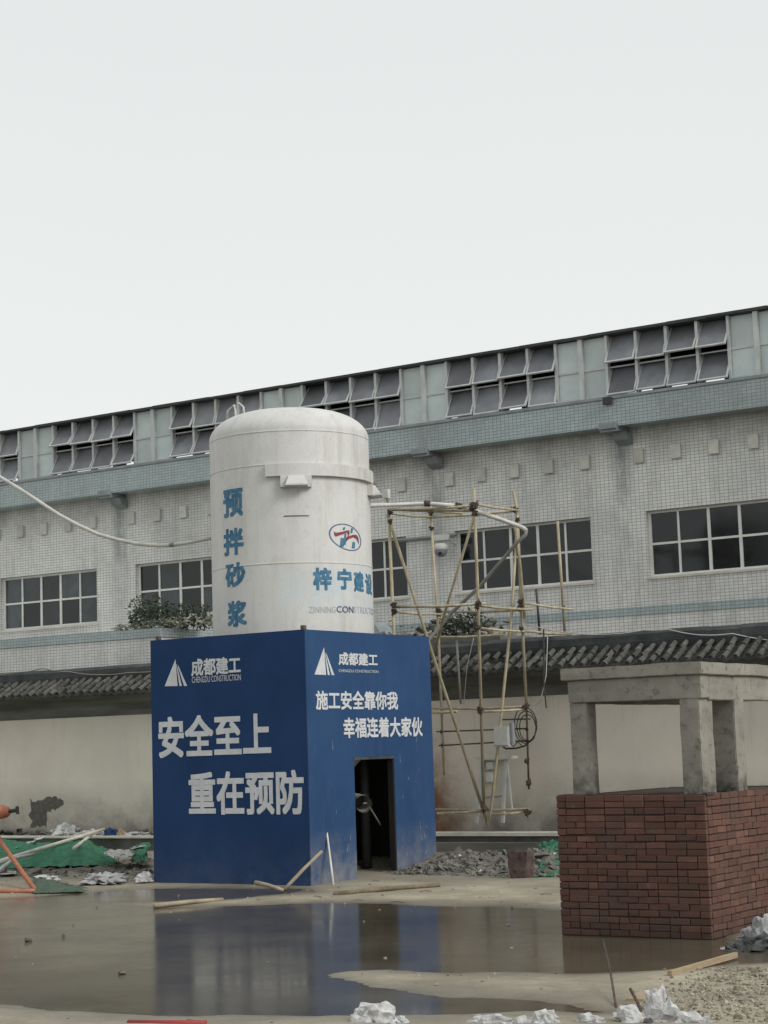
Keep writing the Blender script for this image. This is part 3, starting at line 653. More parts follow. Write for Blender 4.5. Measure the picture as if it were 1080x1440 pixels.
# ------------------------------------------------------------------ lettering
def text_shape(body, bold=.02):
    cu = bpy.data.curves.new('txt', 'FONT'); cu.body = body; cu.size = 1; cu.fill_mode = 'FRONT'; cu.resolution_u = 3
    ob = bpy.data.objects.new('txt', cu); COL.objects.link(ob); dg = bpy.context.evaluated_depsgraph_get(); dg.update()
    me = bpy.data.meshes.new_from_object(ob.evaluated_get(dg)); bpy.data.objects.remove(ob); bpy.data.curves.remove(cu)
    v = np.array([q.co[:2] for q in me.vertices]); f = [tuple(p.vertices) for p in me.polygons]; bpy.data.meshes.remove(me)
    vs, fs, lay = [], [], []      # heavy strokes: the glyphs overlaid with themselves, each layer a hair further out
    offs = [(0, 0)]+[(bold*i, bold*j) for i, j in ((1, 1), (-1, 1), (1, -1), (-1, -1), (1, 0), (-1, 0), (0, 1), (0, -1))] if bold else [(0, 0)]
    for k, (dx, dy) in enumerate(offs):
        o = len(vs)*0+sum(len(a) for a in vs); vs.append(v+np.array([dx, dy])); fs += [tuple(i+o for i in q) for q in f]; lay += [k]*len(v)
    v = np.vstack(vs); mn, mx = v.min(0), v.max(0); v = (v-mn)/(mx-mn)
    return [(a, b, k*.0003) for (a, b), k in zip(v, lay)], fs
def flat_text(name, body, tl, br, axis, off, parent, m, bold=.02, label=None):
    """tl / br: corners on a plane; axis 'x' = face looking to -Y, 'y' = face looking to +X"""
    v, f = text_shape(body, bold); mb = MB(); vs = []
    for a, b, e_ in v:
        z = br[2]+(tl[2]-br[2])*b
        if axis == 'x': vs.append((tl[0]+(br[0]-tl[0])*a, tl[1]-off-e_, z))
        else: vs.append((tl[0]+off+e_, tl[1]+(br[1]-tl[1])*a, z))
    mb.add(vs, f); return part(name, mb, m, parent, label=label)
def wrap_mesh(mb2, r_):
    """mb2 holds (arc length from angle 0, z) pairs; slice into narrow strips and roll round the silo"""
    bm = bmesh.new(); V_ = [bm.verts.new((p[0], p[1], p[2])) for p in mb2.v]
    for f in mb2.f:
        try: bm.faces.new([V_[i] for i in f])
        except ValueError: pass
    x0 = min(p[0] for p in mb2.v); x1 = max(p[0] for p in mb2.v); x = x0+.05
    while x < x1:
        bmesh.ops.bisect_plane(bm, geom=bm.verts[:]+bm.edges[:]+bm.faces[:], plane_co=(x, 0, 0), plane_no=(1, 0, 0)); x += .05
    bm.verts.index_update(); out = MB()
    out.v = [(C0[0]+(r_+v.co.z)*math.cos(v.co.x/RS), C0[1]+(r_+v.co.z)*math.sin(v.co.x/RS), v.co.y) for v in bm.verts]; out.f = [tuple(v.index for v in f.verts) for f in bm.faces]; bm.free(); return out
def silo_text(body, tl, br, m, bold=.03):
    v, f = text_shape(body, bold); q = MB(); q.add([((tl[0]+(br[0]-tl[0])*a)*RS, br[1]+(tl[1]-br[1])*b, e_) for a, b, e_ in v], f)
    return part('lettering', wrap_mesh(q, RS+.004), m, silo)
silo_text('预', (-1.896, 5.484), (-1.552, 5.085), M_bluel, .035)
silo_text('拌', (-1.906, 4.925), (-1.554, 4.542), M_bluel, .035)
silo_text('砂', (-1.882, 4.435), (-1.538, 4.090), M_bluel, .035)
silo_text('浆', (-1.853, 3.898), (-1.530, 3.532), M_bluel, .035)
silo_text('梓', (-0.689, 4.309), (-0.449, 3.992), M_bluel, .04)
silo_text('宁', (-0.370, 4.304), (-0.141, 4.007), M_bluel, .04)
silo_text('建', (-0.105, 4.276), (0.106, 3.986), M_bluel, .035)
silo_text('设', (0.151, 4.264), ((0.296, 4.277)[0]+.10, (0.105, 3.966)[1]), M_bluel, .035)
silo_text('ZINNING', (-0.754, 3.763), (-0.408, 3.673), M_fadel, .0)
silo_text('CON', (-0.395, 3.773), (-0.127, 3.681), M_blued, .012)
silo_text('STRUCTION', (-0.116, 3.777), ((0.257, 3.804)[0]+.25, (-0.127, 3.681)[1]), M_fadel, .0)
# oval emblem
eL, eR = (-0.472, 4.732), (0.075, 4.768); ec = ((eL[0]+eR[0])/2, (eL[1]+eR[1])/2); q = MB(); rxE, rzE = (eR[0]-eL[0])/2*RS, .185; kx = rxE/.225; n_ = 48; vs = []
def ell(t, k, sk=-.13): x = rxE*k*math.cos(t); z = rzE*k*math.sin(t); return (ec[0]*RS+x, ec[1]+z+sk*x)
q.add([(*ell(2*math.pi*i/n_, k), 0) for i in range(n_) for k in (1, .93)], [(2*i, 2*((i+1) % n_), 2*((i+1) % n_)+1, 2*i+1) for i in range(n_)]); part('emblem_ring', wrap_mesh(q, RS+.004), M_blued, silo)
def strip(pts, m, name='emblem_stroke', lift=.004):
    q = MB(); n_ = len(pts); q.add([((ec[0]*RS+x*kx), ec[1]+z, 0) for x, z, w_ in pts] + [((ec[0]*RS+x*kx), ec[1]+z-w_, 0) for x, z, w_ in pts], [(i, i+1, n_+i+1, n_+i) for i in range(n_-1)])
    part(name, wrap_mesh(q, RS+lift), m, silo)
strip([(-.165, .075, .045), (-.15, .055, .055), (-.11, .062, .045), (-.05, .078, .035), (.0, .10, .03), (.025, .10, .03)], M_redl, lift=.006)
strip([(.0, .10, .05), (.03, .10, .05), (.005, .02, .035), (-.015, -.03, .035), (-.02, -.03, .03)][::1], M_redl, lift=.0065)
strip([(-.02, -.01, .045), (.03, .02, .035), (.09, .045, .035), (.14, .045, .055), (.165, .02, .08), (.175, -.02, .07)], M_redl, lift=.007)
for x0, x1, z0, z1 in ((-.10*kx, -.05*kx, -.14, -.015), (-.05*kx, -.025*kx, -.11, .05), (.045*kx, .075*kx, .065, .135), (.06*kx, .105*kx, -.15, -.06), (-.06*kx, -.035*kx, .10, .14)):
    q = MB(); q.add([(ec[0]*RS+x0, ec[1]+z0, 0), (ec[0]*RS+x1, ec[1]+z0, 0), (ec[0]*RS+x1+.02, ec[1]+z1, 0), (ec[0]*RS+x0+.02, ec[1]+z1, 0)], [(0, 1, 2, 3)]); part('emblem_bar', wrap_mesh(q, RS+.004), M_bluel, silo)

# ------------------------------------------------------------------ blue box round the silo foot
BX0, BX1, BY0, BY1, BH = -17.352, -14.649, 20.281, 23.409, 3.392
DY0, DY1, DH = 21.355, 22.36, 1.665
box = thing('blue_enclosure', 'blue board enclosure with white Chinese slogans and a dark doorway round the silo foot', 'enclosure', (-16, 21.8, 0))
T = .05
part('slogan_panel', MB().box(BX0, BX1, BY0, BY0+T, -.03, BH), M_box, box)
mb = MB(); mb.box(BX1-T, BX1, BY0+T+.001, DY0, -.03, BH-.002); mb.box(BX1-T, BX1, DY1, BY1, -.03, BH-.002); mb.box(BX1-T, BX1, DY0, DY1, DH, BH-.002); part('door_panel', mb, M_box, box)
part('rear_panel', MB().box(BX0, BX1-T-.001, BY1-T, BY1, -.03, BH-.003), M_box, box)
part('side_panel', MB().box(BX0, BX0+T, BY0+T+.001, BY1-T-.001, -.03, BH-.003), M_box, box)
for (x0, x1, y0, y1) in ((BX1-T-.06, BX1-T-.002, BY0+T+.002, BY0+T+.06), (BX0+T+.002, BX0+T+.06, BY0+T+.002, BY0+T+.06)):
    part('corner_post', MB().box(x0, x1, y0, y1, 0, BH+.06), M_rpole, box)
mb = MB(); rq = random.Random(6)
for _ in range(16):
    y = rq.choice([rq.uniform(BY0+.1, DY0-.1), rq.uniform(DY1+.08, BY1-.1)]); z = rq.uniform(.2, .75)*rq.choice([1, 1, 3.5]); l = rq.uniform(.03, .16); dx_ = rq.gauss(0, .03); w_ = rq.uniform(.004, .010)
    mb.add([(BX1+.002, y, z), (BX1+.002, y+w_, z), (BX1+.002, y+w_*.4+dx_, z+l)], [(0, 1, 2)])
part('scratches', mb, M_fadel, box, kind='stuff')
part('corner_trim', MB().box(BX1-.028, BX1+.003, BY0-.004, BY0-.001, .0, BH-.01), M_box, box)
mb = MB(); mb.box(BX1-T-.01, BX1+.006, DY0, DY1+.0, DH-.035, DH-.001); part('door_head', mb, M_dbag, box)
mb = MB(); mb.box(BX1-.10, BX1-.006, DY1-.025, DY1-.001, 0, DH-.037); part('door_jamb', mb, M_inner, box)
mb = MB(); mb.box(BX0+T+.002, BX0+T+.01, BY0+.2, BY1-T-.01, .0, BH-.05); mb.box(BX0+T+.02, BX1-T-.02, BY1-T-.012, BY1-T-.002, .0, BH-.05); mb.box(BX0+T+.07, BX1-T-.07, BY0+T+.002, BY0+T+.01, 0, BH-.05); part('shade_lining', mb, M_inner, box)  # dark sheets added inside the panels, painting the shade behind the doorway
mb = MB(); mb.box(BX0+T+.01, BX1-T-.01, BY0+T+.07, C0[1]-RS+.16, BH-.14, BH-.10); mb.box(BX0+T+.01, BX1-T-.01, C0[1]+RS-.16, BY1-T-.013, BH-.14, BH-.10); part('light_block_board', mb, M_inner, box)  # boards added over the gaps round the silo to keep daylight out
def tri_logo(pts, f):   # white peak with two thin slashes
    a, b, c = [Vector(p) for p in pts]; nrm = Vector(f)
    mb = MB(); cut = lambda t: a.lerp(c, t)
    def q(*P_): mb.add([p+nrm for p in P_], [tuple(range(len(P_)))])
    apex = b
    q(a, cut(.58), apex)
    q(cut(.66), cut(.77), apex.lerp(cut(.77), .16), apex.lerp(cut(.66), .22))
    q(cut(.86), cut(1.0), apex.lerp(cut(1.0), .20), apex.lerp(cut(.86), .32))
    part('logo', mb, M_letter, box)
tri_logo([(-17.101, 20.281, 2.738), (-16.895, 20.281, 3.107), (-16.692, 20.281, 2.725)], (0, -.004, 0))
tri_logo([(-14.649, 20.471, 2.790), (-14.649, 20.710, 3.164), (-14.649, 20.937, 2.787)], (.004, 0, 0))
flat_text('lettering', '成都建工', (-16.613, 20.281, 3.092), (-15.742, 20.281, 2.853), 'x', .004, box, M_letter, .03)
flat_text('lettering', 'CHENGDU CONSTRUCTION', (-16.606, 20.281, 2.845), (-15.745, 20.281, 2.761), 'x', .004, box, M_letter, .0)
flat_text('lettering', '安全至上', (-17.230, 20.281, 2.315), (-15.253, 20.281, 1.737), 'x', .004, box, M_letter, .028)
flat_text('lettering', '重在预防', (-16.700, 20.281, 1.532), (-14.729, 20.281, 0.944), 'x', .004, box, M_letter, .028)
flat_text('lettering', '成都建工', (-14.649, 21.044, 3.105), (-14.649, 22.008, 2.928), 'y', .004, box, M_letter, .03)
flat_text('lettering', 'CHENGDU CONSTRUCTION', (-14.649, 21.043, 2.871), (-14.649, 22.019, 2.833), 'y', .004, box, M_letter, .0)
flat_text('lettering', '施工安全靠你我', (-14.649, 20.483, 2.576), (-14.649, 22.502, 2.318), 'y', .004, box, M_letter, .026)
flat_text('lettering', '幸福连着大家伙', (-14.649, 21.113, 2.212), (-14.649, 23.132, 1.931), 'y', .004, box, M_letter, .026)
# mixer spout showing in the doorway
a = Vector((-14.950, 21.874, 1.058)); b = Vector((-14.780, 21.745, 1.023))
sp_ = thing('mixer_spout', 'round grey hopper mouth showing in the dark doorway of the blue box', 'spout', (a.x, a.y, 0))
mb = MB(); mb.tube([a+Vector((-.5, -.1, .1)), a, b], .085, 16, .115, caps=False); mb.tube([b, b+(b-a).normalized()*.02], .125, 16, .125, caps=False); part('mouth', mb, M_dpipe, sp_, True)
part('inner_disc', MB().tube([a, a+(b-a)*.1], .07, 14), M_blackp, sp_)
part('body', MB().tube([a+Vector((-.85, -.15, .15)), a+Vector((-.45, -.09, .08))], .2, 16), M_gut, sp_, True)
part('stand', MB().tube([a+Vector((-.6, -.1, -.02)), (a.x-.6, a.y-.1, .03)], .035, 8), M_gut, sp_)
part('handle', MB().tube([b, (-14.780, 21.834, 1.029), (-14.950, 22.412, 0.696)], .012, 6), M_dpipe, sp_)

# ------------------------------------------------------------------ unfinished brick and concrete pavilion
NX, NY = -6.976, 15.73
BZ = 1.29
pav = thing('unfinished_pavilion', 'unfinished pavilion of raw concrete posts and slab on a red brick base', 'pavilion', (-7.5, 16.8, 0))
PX0, PY1 = NX-1.52, NY+2.52
base = part('brick_base', MB().box(PX0+.012, NX-.012, NY+.012, PY1-.012, -.05, BZ-.012), M_mortar, pav)
def brick_mesh(l, wd, h):
    bm = bmesh.new(); bmesh.ops.create_cube(bm, size=1); bmesh.ops.scale(bm, vec=(l, wd, h), verts=bm.verts); bmesh.ops.bevel(bm, geom=bm.edges[:], offset=.005, segments=1, affect='EDGES')
    me = bpy.data.meshes.new('brick'); bm.to_mesh(me); bm.free(); me.materials.append(M_brick); return me
NC = 21; CH = BZ/NC; BL, BWd = .202, .101; jt = .0065
mS = brick_mesh(BL-jt, .05, CH-jt); mH = brick_mesh(BWd-jt, .05, CH-jt)
rnd = random.Random(11)
nb = 0; far_br = MB()
def course(origin, axis, length, c, real=True):
    """fills one course; alternate courses are stretchers, with headers now and then"""
    global nb
    x = 0.0; i = 0
    if c % 2: x = 0; seq = [BWd]
    else: seq = []
    while x < length-.02:
        l = seq.pop(0) if seq else (BL if rnd.random() < .82 else BWd)
        if length-x < l+.04: l = length-x
        me = mS if l > .15 else mH
        sx = (l-jt)/((BL if me is mS else BWd)-jt)
        p = Vector(origin) + (Vector((1, 0, 0)) if axis == 'x' else Vector((0, 1, 0)))*(x+l/2)
        out_ = rnd.uniform(-.003, .005); z = (c+.5)*CH+rnd.uniform(-.003, .003)+.004*math.sin(x*2.2+c*1.7)
        if axis == 'x': loc = (p.x, p.y+.022-out_, z); rz = 0
        else: loc = (p.x-.022+out_, p.y, z); rz = math.pi/2
        if axis == 'y' and x+l/2 > 1.02:      # past the limit of single bricks: same shape, joined
            y_ = loc[1]; far_br.box(loc[0]-.025, loc[0]+.025, y_-l/2+.004, y_+l/2-.004, z-CH/2+.004, z+CH/2-.004); x += l; continue
        inst('brick', me, loc, base, (rnd.gauss(0, .012), rnd.gauss(0, .009), rz+rnd.gauss(0, .010)), (sx*rnd.uniform(.975, 1.012), 1, rnd.uniform(.92, 1.07))); nb += 1; x += l
for c in range(NC):
    course((PX0+(.10 if c % 2 else 0)*0, NY, 0), 'x', NX-PX0-.001, c)
    course((NX, NY+.03, 0), 'y', 1.72, c)
rear = MB()
for c in range(NC):
    for k in range(6):
        x = PX0+.256*k+(.128 if c % 2 else 0); rear.box(x, min(x+.245, NX), PY1-.03, PY1, c*CH+.005, (c+1)*CH-.006)
    for k in range(9):
        y = NY+.26*k+(.128 if c % 2 else 0); rear.box(PX0-.002, PX0+.03, y+.06, min(y+.305, PY1-.04), c*CH+.005, (c+1)*CH-.006)
    y = NY+1.76
    while y < PY1-.2: rear.box(NX-.03, NX, y, y+.245, c*CH+.005, (c+1)*CH-.006); y += .256
part('rear_bricks', rear, M_brick, base, kind='stuff'); part('far_bricks', far_br, M_brick, base, kind='stuff')
mb = MB(); q = []
for i in range(16): mb.box(PX0+.02+i*.095, PX0+.02+(i+1)*.095-.004, NY+.012, NY+.18, BZ-.012, BZ+.003+rnd.uniform(0, .010))
part('mortar_bed', mb, M_mortar, base)
CZ = 2.148
def rough_col(x0, y0, w_, d_, z0, z1):
    mb = MB(); bm = bmesh.new(); bmesh.ops.create_cube(bm, size=1); bmesh.ops.scale(bm, vec=(w_, d_, z1-z0), verts=bm.verts); bmesh.ops.bevel(bm, geom=bm.edges[:], offset=.008, segments=2, affect='EDGES')
    bmesh.ops.subdivide_edges(bm, edges=[e for e in bm.edges if e.calc_length() > .3], cuts=10, use_grid_fill=True)
    bmesh.ops.translate(bm, vec=(x0+w_/2, y0+d_/2, (z0+z1)/2), verts=bm.verts)
    for v in bm.verts: v.co += Vector((nz3(*v.co, 4, 3), nz3(v.co.y+5, v.co.z, v.co.x, 4, 3), 0))*.006
    bm.verts.index_update(); mb.v = [tuple(v.co) for v in bm.verts]; mb.f = [tuple(v.index for v in f.verts) for f in bm.faces]; bm.free(); return mb
P1 = -8.321
for (x, y, w_, d_) in ((P1, NY+.02, .185, .185), (NX-.215, NY+.012, .19, .31), (NX-.235, 16.49, .235, .235)):
    part('column', rough_col(x, y, w_, d_, BZ-.01, CZ), M_conc, pav)
part('column', rough_col(NX-.235, PY1-.26, .235, .235, BZ-.01, CZ), M_conc, pav)
def rough_box(x0, x1, y0, y1, z0, z1, amp=.006, cell=.12):
    bm = bmesh.new(); bmesh.ops.create_cube(bm, size=1); bmesh.ops.scale(bm, vec=(x1-x0, y1-y0, z1-z0), verts=bm.verts); bmesh.ops.bevel(bm, geom=bm.edges[:], offset=.007, segments=2, affect='EDGES')
    bmesh.ops.translate(bm, vec=((x0+x1)/2, (y0+y1)/2, (z0+z1)/2), verts=bm.verts)
    for ax, a, b in ((0, x0, x1), (1, y0, y1), (2, z0, z1)):
        t = a+cell
        while t < b-.02:
            no = [0, 0, 0]; no[ax] = 1; co = [0, 0, 0]; co[ax] = t; bmesh.ops.bisect_plane(bm, geom=bm.verts[:]+bm.edges[:]+bm.faces[:], plane_co=co, plane_no=no); t += cell
    for v in bm.verts: v.co += Vector((nz3(*v.co, 3.5, 3), nz3(v.co.y+5, v.co.z, v.co.x, 3.5, 3), nz3(v.co.z+2, v.co.x, v.co.y, 3.5, 3)))*amp
    bm.verts.index_update(); mb = MB(); mb.v = [tuple(v.co) for v in bm.verts]; mb.f = [tuple(v.index for v in f.verts) for f in bm.faces]; bm.free(); return mb
part('beam', rough_box(P1-.004, NX+.003, NY+.01, NY+.20, 2.15, 2.36), M_conc, pav)
part('beam', rough_box(NX-.2, NX-.002, NY+.202, PY1, 2.13, 2.359), M_conc, pav)
part('beam', rough_box(P1+.0, P1+.19, NY+.202, PY1, 2.14, 2.358), M_conc, pav)
part('slab', rough_box(-8.375, NX+.035, NY-.03, PY1+.05, 2.362, 2.475, .008), M_conc, pav)

# ------------------------------------------------------------------ scaffold
sc = thing('pole_scaffold', 'open scaffold frame of yellowish poles and rusty couplers against the boundary wall', 'scaffold', (-15.376, 26.150, 0.516))
def pole(*pts, r=.026, m=None): return part('pole', MB().tube(pts, r, 8), m or M_pole, sc, True)
VF, VB = 25.15, 26.33
pole((-16.429, 25.150, 5.594), (-16.434, 25.200, 3.440), (-16.467, 25.300, 0.216))                       # near left upright
pole((-16.371, 26.330, 5.837), (-16.292, 26.330, 3.653), (-16.278, 26.330, 1.305), r=.022)
pole((-14.842, 25.200, 5.798), (-15.020, 25.500, 3.989), (-15.408, 26.100, 0.789))
pole((-14.769, 26.330, 5.866), (-14.711, 26.330, 5.557), (-14.703, 26.330, 4.006), (-14.683, 26.330, 2.338))
pole((-14.682, 26.330, 2.361), (-14.701, 26.330, 1.053), r=.018, m=M_rpole)
pole((-14.653, 27.600, 5.460), (-14.605, 27.600, 3.548), r=.024)
pole((-15.115, 27.600, 4.356), (-15.082, 27.600, 3.587), r=.02, m=M_dark)
pole((-16.421, 25.100, 5.520), (-15.883, 25.500, 3.190), (-15.655, 25.800, 1.988), (-15.406, 26.200, 0.502))
pole((-14.874, 25.250, 5.386), (-15.776, 25.700, 3.888), (-16.221, 26.000, 3.218), r=.022)
pole((-14.658, 26.250, 5.452), (-14.804, 26.200, 3.926), (-15.049, 26.150, 2.249), (-15.275, 26.100, 0.754), (-15.376, 26.150, 0.516), r=.024)
pole((-14.689, 26.200, 5.289), (-14.653, 26.250, 4.688), (-14.621, 26.280, 3.769), r=.024)
pole((-15.928, 26.300, 3.502), (-15.921, 26.350, 2.454), r=.02, m=M_dpipe)
H = [(((-16.390, 25.100, 5.598)), ((-14.790, 25.150, 5.516))), (((-16.378, 25.100, 5.539)), ((-16.300, 26.300, 5.576))), (((-16.280, 25.120, 5.589)), ((-14.914, 25.200, 5.454))), (((-16.426, 26.300, 5.583)), ((-14.639, 26.270, 5.528))), (((-14.854, 25.150, 5.557)), ((-14.654, 26.250, 5.527))), (((-16.365, 26.300, 5.690)), ((-15.492, 25.900, 5.524))),
     (((-16.447, 25.180, 4.031)), ((-14.852, 25.450, 3.992))), (((-16.463, 25.200, 3.958)), ((-16.158, 26.300, 3.938))), (((-16.310, 26.280, 3.994)), ((-14.484, 26.280, 3.909))), (((-15.048, 25.450, 3.978)), ((-14.581, 26.220, 3.912))), (((-14.633, 26.300, 4.028)), ((-14.327, 27.400, 3.947))), (((-15.071, 25.550, 3.622)), ((-14.615, 26.300, 3.563))), (((-14.624, 26.270, 3.574)), ((-14.439, 27.500, 3.546))), (((-16.521, 26.280, 3.582)), ((-15.026, 26.280, 3.536))),
     (((-16.498, 26.300, 2.403)), ((-14.628, 26.270, 2.365))), (((-16.442, 26.250, 2.333)), ((-15.795, 26.000, 2.328))), (((-15.263, 25.800, 2.303)), ((-14.619, 26.250, 2.324))),
     (((-16.453, 26.320, 0.753)), ((-14.695, 26.300, 0.746))), (((-16.416, 26.300, 0.688)), ((-15.427, 26.140, 0.727))), (((-15.376, 26.160, 0.662)), ((-14.723, 26.300, 0.701)))]
for i, (a, b) in enumerate(H):
    a, b = Vector(a), Vector(b); mid = a.lerp(b, .5) - Vector((0, 0, .012*(b-a).length)); pole(a, mid, b, r=.019 if i % 3 else .022)
for a, b in (((-16.412, 26.360, 2.017), (-14.708, 26.360, 2.016)), ((-16.380, 26.360, 1.788), (-14.704, 26.360, 1.823)), ((-15.094, 26.200, 2.171), (-14.636, 26.360, 2.166))):
    pole(a, b, r=.013, m=M_rpole)
cpl = MB(); cpl.box(-.045, .045, -.035, .035, -.05, .05); cpl.tube([(-.075, 0, .03), (.085, 0, .01)], .022, 6); cpl.tube([(0, -.08, -.02), (0, .07, -.03)], .018, 6); cpl.tube([(.02, .04, -.09), (-.02, .05, .085)], .014, 5)
cme = cpl.mesh('coupler'); cme.materials.append(M_rust)
rnd = random.Random(2)
for p, s_ in (((-16.364, 25.080, 5.559), 1), ((-16.376, 25.100, 5.411), .9), ((-16.320, 26.270, 5.635), 1), ((-16.342, 26.300, 5.388), .9), ((-14.799, 25.120, 5.515), 1.5), ((-14.809, 25.150, 5.394), 1.1), ((-14.853, 25.120, 5.463), .9), ((-14.689, 26.220, 5.545), 1.1), ((-14.644, 26.220, 5.367), .9),
              ((-16.372, 25.120, 4.052), 1.1), ((-16.382, 25.150, 3.951), 1.1), ((-16.235, 26.250, 4.012), 1), ((-16.224, 26.250, 3.940), .9), ((-14.959, 25.400, 4.003), 1.1), ((-14.981, 25.400, 3.937), .9), ((-14.642, 26.200, 4.041), 1.1), ((-14.639, 26.200, 3.950), 1.2), ((-14.524, 27.450, 3.986), .7), ((-15.038, 27.500, 3.641), .7), ((-15.037, 27.500, 4.082), .7), ((-14.660, 26.220, 3.609), .9), ((-15.028, 25.500, 3.629), .9),
              ((-15.212, 25.750, 2.358), 1.1), ((-15.207, 25.750, 2.301), .9), ((-14.627, 26.220, 2.358), 1.2), ((-15.976, 25.600, 3.094), .8), ((-16.207, 26.250, 2.325), .6), ((-14.698, 26.300, 1.503), 1.0), ((-14.682, 26.300, 1.154), 1.1), ((-14.712, 26.280, 0.697), 1.3), ((-15.355, 26.020, 0.769), 1.3), ((-16.279, 26.300, 2.013), .6), ((-16.274, 26.300, 1.792), .6), ((-14.675, 26.300, 2.010), .6), ((-14.671, 26.300, 1.818), .6)):
    inst('coupler', cme, p, sc, (rnd.uniform(-.5, .5), rnd.uniform(-.5, .5), rnd.uniform(0, 6)), (s_*.66,)*3)

# things hung on or beside the scaffold
jb = (-16.440, 25.120, 5.865)
t = thing('pole_light', 'small cream box lamp on top of the leftmost scaffold upright beside the silo', 'lamp', (jb[0], jb[1], jb[2]-.08))
part('housing', rough_box(jb[0]-.05, jb[0]+.05, jb[1]-.04, jb[1]+.04, jb[2]-.075, jb[2]+.075, .002, .05), M_white, t); part('bracket', MB().tube([(jb[0], jb[1], jb[2]-.078), (-16.415, 25.120, 5.660)], .012, 6), M_rpole, t)
# feed pipe from the silo over the scaffold and back down
fp = [(-15.154, 22.600, 5.321), (-16.087, 24.600, 5.604), (-15.604, 25.020, 5.618), (-15.140, 25.200, 5.552), (-15.009, 25.350, 5.493), (-14.830, 25.900, 5.381), (-14.624, 26.100, 5.275), (-14.520, 26.150, 5.223), (-14.451, 26.140, 5.170), (-14.456, 26.120, 5.100), (-14.607, 26.100, 4.985), (-15.312, 26.100, 4.344), (-15.856, 26.100, 3.957), (-16.266, 26.050, 3.560), (-16.221, 25.500, 3.207)]
t = thing('feed_pipe', 'grey steel feed pipe running from the silo over the scaffold and slanting back down', 'pipe', fp[3]); part('pipe', MB().tube(fp[:4], .033, 12), M_pipe, t, True); part('pipe', MB().tube(fp[3:9], .036, 12), M_pipe, t, True); part('pipe', MB().tube(fp[8:], .031, 12), M_dpipe, t, True)
for p, q_ in ((fp[2], fp[3]), (fp[3], fp[4])):
    p, q_ = Vector(p), Vector(q_); d = (q_-p).normalized(); part('clamp', MB().tube([p-d*.05, p+d*.05], .05, 12), M_rust, t, True)
fh = [(-22.477, 21.500, 6.914),(-21.608, 21.600, 6.324),(-21.170, 21.600, 6.084),(-20.789, 21.650, 5.843),(-20.417, 21.700, 5.604),(-19.996, 21.700, 5.395),(-19.626, 21.750, 5.224),(-19.266, 21.800, 5.110),(-18.866, 21.800, 5.013),(-18.515, 21.850, 4.965),(-18.275, 21.850, 4.951),(-17.926, 21.850, 4.958),(-17.485, 21.850, 4.984)]
t = thing('filling_hose', 'long grey hose sagging from the upper left to the left side of the silo', 'hose', fh[6]); part('hose', MB().tube(fh, .030, 10), M_pipe, t, True); part('joint', MB().tube([fh[10], Vector(fh[10]).lerp(Vector(fh[11]), .25)], .033, 10), M_dpipe, t, True)
# CCTV dome on the building wall
cz = (-18.566, 30.200, 5.506)
t = thing('dome_camera', 'white dome surveillance camera on a bracket seen between the scaffold poles', 'camera', cz)
bb = (-18.526, 30.200, 5.714); part('bracket_box', rough_box(bb[0]-.16, bb[0]+.13, bb[1]-.06, bb[1]+.06, bb[2]-.05, bb[2]+.06, .001, .5), M_white, t)
mb = MB(); mb.lathe((cz[0], cz[1], cz[2]), [(.001, .11), (.11, .10), (.135, .06), (.14, 0), (.13, -.02)], 20); part('housing', mb, M_white, t, True)
mb = MB(); mb.lathe((cz[0], cz[1], cz[2]), [(.125, -.022), (.12, -.07), (.09, -.12), (.04, -.15), (.001, -.155)], 20); part('dome', mb, M_gut, t, True)
part('lens', MB().tube([(cz[0]+.04, cz[1]-.09, cz[2]-.09), (cz[0]+.05, cz[1]-.13, cz[2]-.10)], .03, 10), M_blackp, t)
part('arm', MB().tube([(bb[0]+.12, bb[1], bb[2]-.0), (-18.381, 30.450, 5.590)], .02, 6), M_alu, t); part('arm', MB().tube([(bb[0], bb[1]+.05, bb[2]), (bb[0], 30.49, bb[2])], .03, 6), M_alu, t)
# switch box, coil, stand
a = (-15.179, 26.100, 2.061); b = (-14.899, 26.100, 1.737)
t = thing('switch_box', 'small off-white switch box fixed to the scaffold above the pale stand', 'box', (a[0], 26.1, b[2]))
part('case', rough_box(a[0], b[0], 26.1, 26.22, b[2], a[2], .002, .1), M_white, t); part('lid', rough_box(a[0]+.01, b[0]-.01, 26.085, 26.099, b[2]+.02, a[2]-.02, .001, .2), M_white, t)
part('side_box', rough_box(b[0]+.002, b[0]+.06, 26.12, 26.2, b[2]+.05, a[2]+.05, .002, .2), M_gut, t)
mb = MB(); cc = (-14.698, 26.300, 2.067); rnd = random.Random(8)
for k in range(3):
    r_ = .25-.035*k; sx = .82; pts = [(cc[0]+.03*k+sx*r_*math.cos(q*math.pi/12)+rnd.gauss(0, .004), cc[1]-.02*k, cc[2]-.02*k+1.15*r_*math.sin(q*math.pi/12)+rnd.gauss(0, .004)) for q in range(25)]
    mb.tube(pts, .0085, 5, caps=False)
mb.tube([(-15.164, 26.200, 1.787), (-15.010, 26.200, 1.704), (-14.843, 26.250, 1.710), (-14.698, 26.250, 1.740), (-14.581, 26.280, 1.838)], .014, 6)
single('cable_coil', mb, M_blackp, 'loop of black cable hanging on the right edge of the scaffold', 'cable', cc, True)
mb = MB(); pts = [((-15.034, 26.200, 1.761)), ((-14.925, 26.150, 1.804)), ((-14.878, 26.200, 1.735)), ((-14.797, 26.200, 1.811)), ((-14.722, 26.200, 1.742))]; mb.tube(pts, .009, 5); single('tangled_wire', mb, M_blackp, 'short tangle of black wire below the small off-white switch box', 'wire', pts[0], True)
a = (-15.689, 26.350, 1.558); b = (-15.018, 26.350, 1.543)
t = thing('pale_stand', 'pale splay-legged stand with a flat top on the ledge behind the scaffold', 'stand', (a[0], 26.4, .335))
